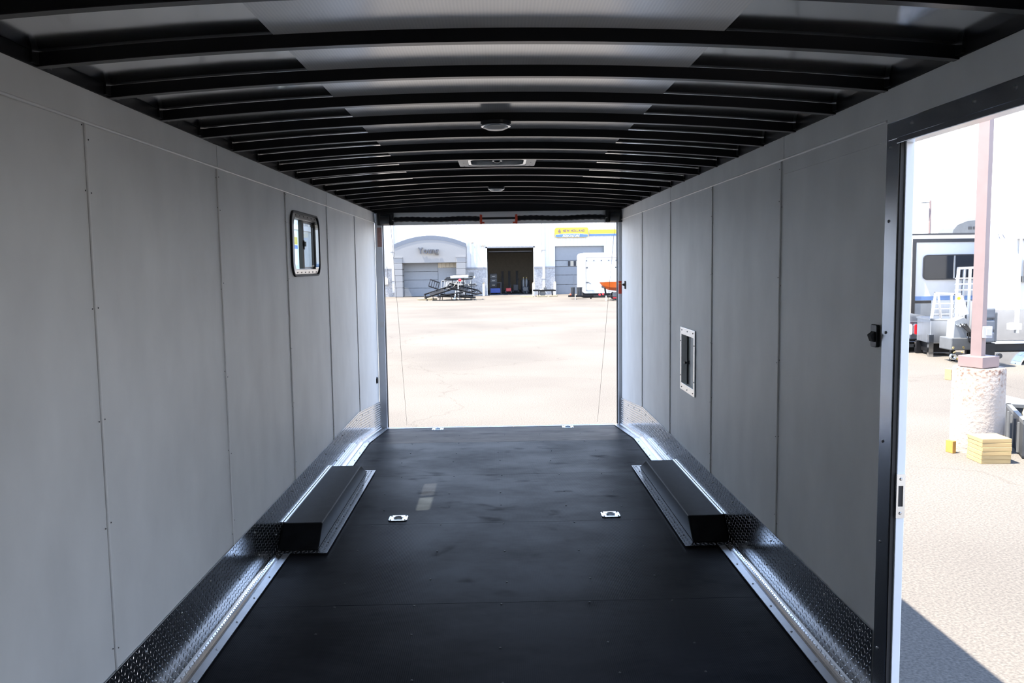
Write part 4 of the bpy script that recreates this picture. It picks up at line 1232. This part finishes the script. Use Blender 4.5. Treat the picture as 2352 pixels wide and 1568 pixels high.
# white service body trailer on the right
ut = thing('service_trailer', 'tall white service trailer with tread plate skirt at the right edge behind the lamp post', 'trailer', (12.4, 19.0, G))
FP = [(10.0,17.0),(13.0,17.0),(15.8,21.5),(12.85,21.5)]
MB().prism(FP, 'z', -.12, 2.38).build('body', 'rv_white', ut, bevel=.03)
dr = MB().box(10.66, 12.6, 16.965, 17.0, .02, 2.30).build('door', 'rv_white', ut, bevel=.01)
MB().cyl((10.72, 16.93, .05), (10.72, 16.93, 2.02), .03, n=10).build('lock_bar', 'white_paint', dr)
for z in (.12, 1.98):
    MB().box(10.56, 10.78, 16.88, 16.96, z, z+.13).build('hinge', 'white_paint', dr)
MB().box(10.80, 10.92, 16.86, 16.95, 1.94, 2.12).build('latch_box', 'box_grey', dr, bevel=.01)
MB().bar((10.80, 16.88, 1.55), (10.80, 16.88, 1.22), .05).build('handle', 'box_grey', dr)
MB().box(10.76, 10.90, 16.87, 16.95, 1.10, 1.22).build('handle_base', 'box_grey', dr)
MB().cyl((10.76, 16.90, 2.28), (10.76, 16.96, 2.28), .05, n=12).build('eyelet', 'zinc', dr)
MB().box(10.95, 11.2, 16.85, 16.95, .95, 1.08).build('side_latch', 'box_grey', dr)
MB().box(10.14, 13.0, 16.955, 16.99, -.10, .53).build('stone_guard', 'tread_plate', ut, label='bright tread plate guard')
MB().prism([(9.97,16.95),(13.0,16.95),(15.8,21.5),(12.85,21.5)], 'z', -.17, -.12).build('bottom_rail', 'white_paint', ut)
MB().prism([(9.95,17.02),(13.0,17.02),(15.8,21.5),(12.85,21.5)], 'z', -.33, -.17).build('chassis', 'black_steel', ut)
MB().prism([(9.95,-.34),(11.0,-.34),(10.86,-.40),(10.72,-.56),(10.66,-.64),(9.95,-.60)], 'y', 16.93, 16.97).build('skirt', 'tread_plate', ut)
fd = MB(); pts = [(11.05,-.33),(10.93,-.36),(10.82,-.43),(10.74,-.54),(10.70,-.66)]
for a, c in zip(pts[:-1], pts[1:]): fd.bar((a[0], 16.93, a[1]), (c[0], 16.93, c[1]), .30, .03)
fd.build('fender', 'aluminium', ut)
MB().cyl((10.36, 16.90, -.42), (10.36, 16.95, -.42), .055, n=16).build('marker_lamp', 'rv_black', ut)
for xw, y in ((11.25, 17.2), (13.9, 21.0)):
    MB().cyl((xw, y-.12, G+.36), (xw, y+.14, G+.36), .36, n=24).build('wheel', 'black_rubber', ut)
for mb in glyphs('AN', .125, .01, 10.24, 16.985, 2.00, spread=.20, gap=.15):
    mb.build('letter', 'letter_pale', ut)
pd = thing('padded_backrest', 'dark grey padded slabs stacked upright behind the lamp post', 'padding', (9.85, 16.5, -.12))
for z in (-.10, .14, .38):
    MB().obox((9.80, 16.55, z+.115), (.34, .22, .225), (0, 0, 0)).build('pad', 'pad_grey', pd, bevel=.045, seg=4)
MB().box(9.98, 10.08, 16.55, 16.85, -.10, .52).build('side_panel', 'box_grey', pd, bevel=.03)
MB().box(9.62, 9.98, 16.45, 16.7, G, -.11).build('stand', 'black_steel', pd)

# aluminium truck beds with headache racks
def truck_bed(name_lab, x0, y0, z0, w_, rot, lights, leg):
    t_ = thing('truck_bed', name_lab, 'truck bed', (x0, y0, G), rot=(0, 0, rot), group='aluminium truck beds')
    h = z0-G
    MB().box(0, w_, 0, .85, h, h+.52).build('body', 'mill_aluminium', t_, bevel=.01)
    MB().box(-.02, w_+.02, -.02, .86, h+.52, h+.56).build('deck_edge', 'tread_plate', t_)
    rk = MB()
    return t_, h
bed, h = truck_bed('aluminium truck bed with slatted rack standing left of the lamp post', 9.74, 18.5, -.30, .62, R(-8), False, True)
zr0, zr1 = h+.56, h+1.13
for x, dx in ((.0, .09), (.20, .14), (.42, .42), (.58, .56)):
    MB().bar((x+.02, .02, zr0), (dx+.02, .06, zr1), .05, .04).build('rack_post', 'tread_plate', bed)
MB().bar((.09, .06, zr1), (.64, .06, zr1-.03), .05).build('rack_rail', 'tread_plate', bed)
for z in (.10, .22, .34):
    MB().bar((.03, .04, zr0+z), (.60, .04, zr0+z), .025).build('rack_slat', 'aluminium', bed)
MB().add([(.50,.0,zr1-.02),(.66,.0,zr1-.05),(.80,.0,zr0+.10),(.50,.0,zr0),(.50,.03,zr1-.02),(.66,.03,zr1-.05),(.80,.03,zr0+.10),(.50,.03,zr0)],
         [(0,1,2,3),(7,6,5,4),(0,4,5,1),(1,5,6,2),(2,6,7,3),(3,7,4,0)]).build('rack_wing', 'tread_plate', bed)
MB().cyl((.58,-.01,zr1-.12),(.58,.02,zr1-.12),.035,n=12).build('marker_lamp', 'amber_plastic', bed)
MB().box(-.04, .06, -.04, .06, .0, h+.20).build('front_leg', 'tread_plate', bed)
MB().box(-.04, .10, .72, .82, .0, h).build('rear_leg', 'black_steel', bed)
MB().box(.06, .62, .2, .8, .08, h).build('underframe', 'black_steel', bed)
hk = thing('headache_rack', 'taller aluminium slatted rack rising behind the lamp post before the camper', 'rack', (11.1, 20.0, G))
for x, dx in ((11.10, .08), (11.26, .22), (11.44, .36), (11.62, .52)):
    MB().bar((x, 20.0, -.2), (11.10+dx+.02, 20.05, 1.36), .06, .05).build('rack_post', 'tread_plate', hk)
MB().bar((11.17, 20.05, 1.36), (11.85, 20.05, 1.38), .06).build('rack_rail', 'tread_plate', hk)
for z in (.84, .98, 1.12):
    MB().bar((11.10, 20.02, z), (11.85, 20.02, z), .03).build('rack_slat', 'aluminium', hk)
MB().box(11.0, 11.85, 20.05, 20.9, -.2, .55).build('bed_body', 'mill_aluminium', hk)
MB().box(11.1, 11.8, 20.1, 20.85, G, -.2).build('underframe', 'black_steel', hk)
MB().box(11.72, 11.92, 19.98, 20.03, .2, 1.36).build('rack_wing', 'tread_plate', hk)
MB().cyl((11.78, 19.95, 1.22), (11.78, 19.99, 1.22), .035, n=12).build('marker_lamp', 'amber_plastic', hk)
# control unit and hydraulic box between
hu = thing('hydraulic_unit', 'grey control tower with black hoses over a dark hitch box left of the lamp post', 'machine', (9.95, 17.6, G))
MB().prism([(9.68,-.10),(9.98,-.12),(9.96,.30),(9.90,.36),(9.70,.28)], 'y', 17.45, 17.75).build('tower', 'rv_grey', hu, bevel=.01)
MB().box(9.62, 10.16, 17.4, 17.9, -.345, -.08).build('hitch_box', 'box_grey', hu, bevel=.02)
for k in range(4):
    q = .07*k
    MB().tube([(9.80+q*.6, 17.42, .22), (9.95+q*.3, 17.36, .05), (9.98+q, 17.38, -.15), (10.1+q*.4, 17.4, -.25)], .014, 6).build('hose', 'black_rubber', hu)
for k in range(4):
    MB().cyl((9.74+.05*k, 17.40, .20-.02*(k % 2)), (9.74+.05*k, 17.45, .20-.02*(k % 2)), .022, n=10).build('gauge', 'zinc', hu)
MB().bar((9.75, 17.6, G), (9.75, 17.6, -.34), .08).build('stand', 'black_steel', hu)
MB().bar((10.08, 17.6, G), (10.08, 17.6, -.34), .08).build('stand', 'black_steel', hu)
ch = thing('tow_chain', 'brass coloured tow chain and ring hanging under the hitch box', 'chain', (9.75, 17.3, G))
for k in range(9):
    q = k/8
    c_ = Vector((9.62+.22*q, 17.33, -.28-.25*math.sin(math.pi*q)))
    o_ = MB().ring(rrect(0, 0, .055, .035, .017, 3), rrect(0, 0, .03, .014, .006, 3), 'y', -.008, .008)
    o_.v = [(Matrix.Rotation(1.0*(k % 2), 3, 'X') @ Matrix.Rotation(q*2.5-1.2, 3, 'Y') @ Vector(p)) + c_ for p in o_.v]
    o_.build('chain_link', 'gold_chain', ch)
o_ = MB().ring(rrect(9.62, -.47, .13, .13, .065, 4), rrect(9.62, -.47, .07, .07, .035, 4), 'y', 17.30, 17.36)
o_.build('ring', 'zinc', ch)
# flatbed tail with lights at the far left of the doorway
tl = thing('flatbed_tail', 'tread plate flatbed tail with oval tail lights beside the door jamb', 'truck bed', (9.8, 19.6, G))
MB().box(9.0, 10.10, 19.5, 21.5, -.36, .14).build('tail_panel', 'tread_plate', tl, bevel=.01)
MB().prism([(9.0,.14),(10.12,.14),(10.12,.26),(9.70,.34),(9.0,.40)], 'y', 19.5, 21.5).build('deck', 'mill_aluminium', tl)
MB().box(9.0, 10.2, 19.35, 19.6, -.47, -.40).build('bumper', 'tread_plate', tl)
MB().box(9.0, 10.0, 19.7, 21.4, G, -.36).build('underframe', 'black_steel', tl)
for x, mt in ((9.78, 'clear_plastic'), (9.91, 'red_plastic'), (10.02, 'red_plastic')):
    lmp = MB().prism(rrect(x, -.06, .075, .24, .037, 6), 'y', 19.47, 19.5).build('tail_lamp', mt, tl)
    MB().ring(rrect(x, -.06, .10, .27, .05, 6), rrect(x, -.06, .075, .24, .037, 6), 'y', 19.48, 19.5).build('bezel', 'zinc', lmp)

# camper
rv = thing('camper', 'white camper with black trimmed slide-out and tinted window behind the lamp post', 'camper', (13, 24, G))
MB().box(9.0, 17.0, 23.0, 25.6, -.05, 2.29).build('body', 'rv_white', rv, bevel=.03)
MB().box(9.0, 17.0, 22.97, 23.0, 2.25, 2.30).build('roof_trim', 'rv_black', rv)
MB().box(11.33, 15.5, 22.6, 23.0, .02, 2.14).build('slide_out', 'rv_white', rv, bevel=.01)
MB().ring([(11.33,.02),(15.5,.02),(15.5,2.14),(11.33,2.14)], [(11.42,.02),(15.4,.02),(15.4,2.05),(11.42,2.05)], 'y', 22.56, 22.60).build('slide_trim', 'rv_black', rv)
wdw = MB().prism(rrect(12.36, 1.37, 1.42, .64, .10, 6), 'y', 22.57, 22.60).build('window', 'rv_glass', rv)
MB().ring(rrect(12.36, 1.37, 1.46, .68, .12, 6), rrect(12.36, 1.37, 1.40, .62, .10, 6), 'y', 22.555, 22.60).build('window_frame', 'rv_black', wdw)
MB().box(12.46, 12.50, 22.555, 22.60, 1.06, 1.68).build('window_bar', 'rv_grey', wdw)
MB().box(11.42, 15.4, 22.585, 22.60, .47, .58).build('blue_stripe', 'rv_blue', rv)
MB().box(11.42, 15.4, 22.585, 22.60, .39, .46).build('black_stripe', 'rv_black', rv)
MB().box(11.42, 15.4, 22.585, 22.60, .03, .38).build('grey_band', 'rv_grey', rv)
MB().box(9.0, 17.0, 23.1, 25.5, -.30, -.05).build('chassis', 'rv_black', rv)
for x in (11.0, 15.0, 16.0):
    for y in (23.3, 25.3):
        MB().cyl((x, y-.12, G+.36), (x, y+.12, G+.36), .36, n=20).build('wheel', 'black_rubber', rv)
ac = thing('roof_air_unit', 'dark domed air conditioning unit on the camper roof', 'air conditioner', (13.4, 24.1, 2.31))
mb = MB(); P = []; Fc = []; prof = [(0, 0), (.02, .12), (.14, .30), (.42, .43), (.90, .47), (.93, .10), (.93, 0)]
yy = [23.75, 23.85, 24.45, 24.55]; sc = [.82, 1, 1, .82]
for y, k in zip(yy, sc):
    for px, pz in prof: P.append((13.05+px, y, 2.31+pz*k))
m_ = len(prof)
for i in range(3):
    for j in range(m_-1): Fc.append((i*m_+j, i*m_+j+1, (i+1)*m_+j+1, (i+1)*m_+j))
    Fc.append((i*m_+m_-1, i*m_, (i+1)*m_, (i+1)*m_+m_-1))
Fc += [tuple(range(m_)), tuple(range(3*m_, 4*m_))]
mb.add(P, Fc).build('shroud', 'box_grey', ac, smooth=True)
for k in range(3):
    MB().box(13.50+.14*k, 13.60+.14*k, 23.735, 23.77, 2.42, 2.50).build('vent_slot', 'rv_black', ac)
# distant street lamp
sl_ = thing('street_lamp', 'thin distant street lamp against the white sky', 'street lamp', (36.5, 70, G))
MB().cyl((36.5, 70, G), (36.5, 70, 6.5), .12, .09, 10).build('pole', 'pole_brown', sl_)
MB().bar((36.5, 70, 6.35), (35.9, 70, 6.32), .06).build('arm', 'box_grey', sl_)
MB().box(35.75, 36.2, 69.85, 70.15, 6.28, 6.36).build('lamp_head', 'box_grey', sl_, bevel=.02)

# ================================================================== seen through the left window: the next trailer
nb = thing('neighbour_trailer', 'grey trailer side with white roof edge seen through the left window', 'trailer', (-5.8, 19, G))
MB().box(-7.0, -4.5, 15.5, 21.8, -.2, 2.45).build('body', 'neighbour_grey', nb)
MB().box(-7.05, -4.46, 15.5, 21.8, 2.45, 2.56).build('roof_edge', 'white_paint', nb)
MB().box(-4.5, -4.44, 15.5, 21.8, -.2, .0).build('lower_rail', 'white_paint', nb)
for y in (20.0, 21.2):
    MB().cyl((-4.6, y, G+.36), (-4.85, y, G+.36), .36, n=20).build('wheel', 'black_rubber', nb)
MB().box(-6.9, -4.6, 15.6, 21.7, -.3, -.2).build('chassis', 'black_steel', nb)
ps = thing('side_poster', 'white poster with yellow and blue bands seen through the left window', 'poster', (-4.48, 18.62, 1.6))
MB().box(-4.498, -4.485, 18.25, 18.95, 1.65, 2.42).build('sheet', 'sign_white', ps)
MB().box(-4.485, -4.48, 18.25, 18.95, 2.12, 2.28).build('yellow_band', 'sign_yellow', ps)
MB().box(-4.485, -4.48, 18.25, 18.95, 2.02, 2.10).build('blue_band', 'sign_blue', ps)
rd = thing('stacked_rails', 'white rails stacked on posts seen low through the left window', 'rails', (-3.6, 15.6, G))
for z in (1.25, 1.38, 1.51):
    MB().bar((-3.85, 14.2, z), (-3.75, 15.4, z), .07).build('rail', 'white_paint', rd)
for x, y in ((-3.85, 14.25), (-3.75, 15.35)):
    MB().bar((x, y, G), (x, y, 1.55), .06).build('post', 'zinc', rd)
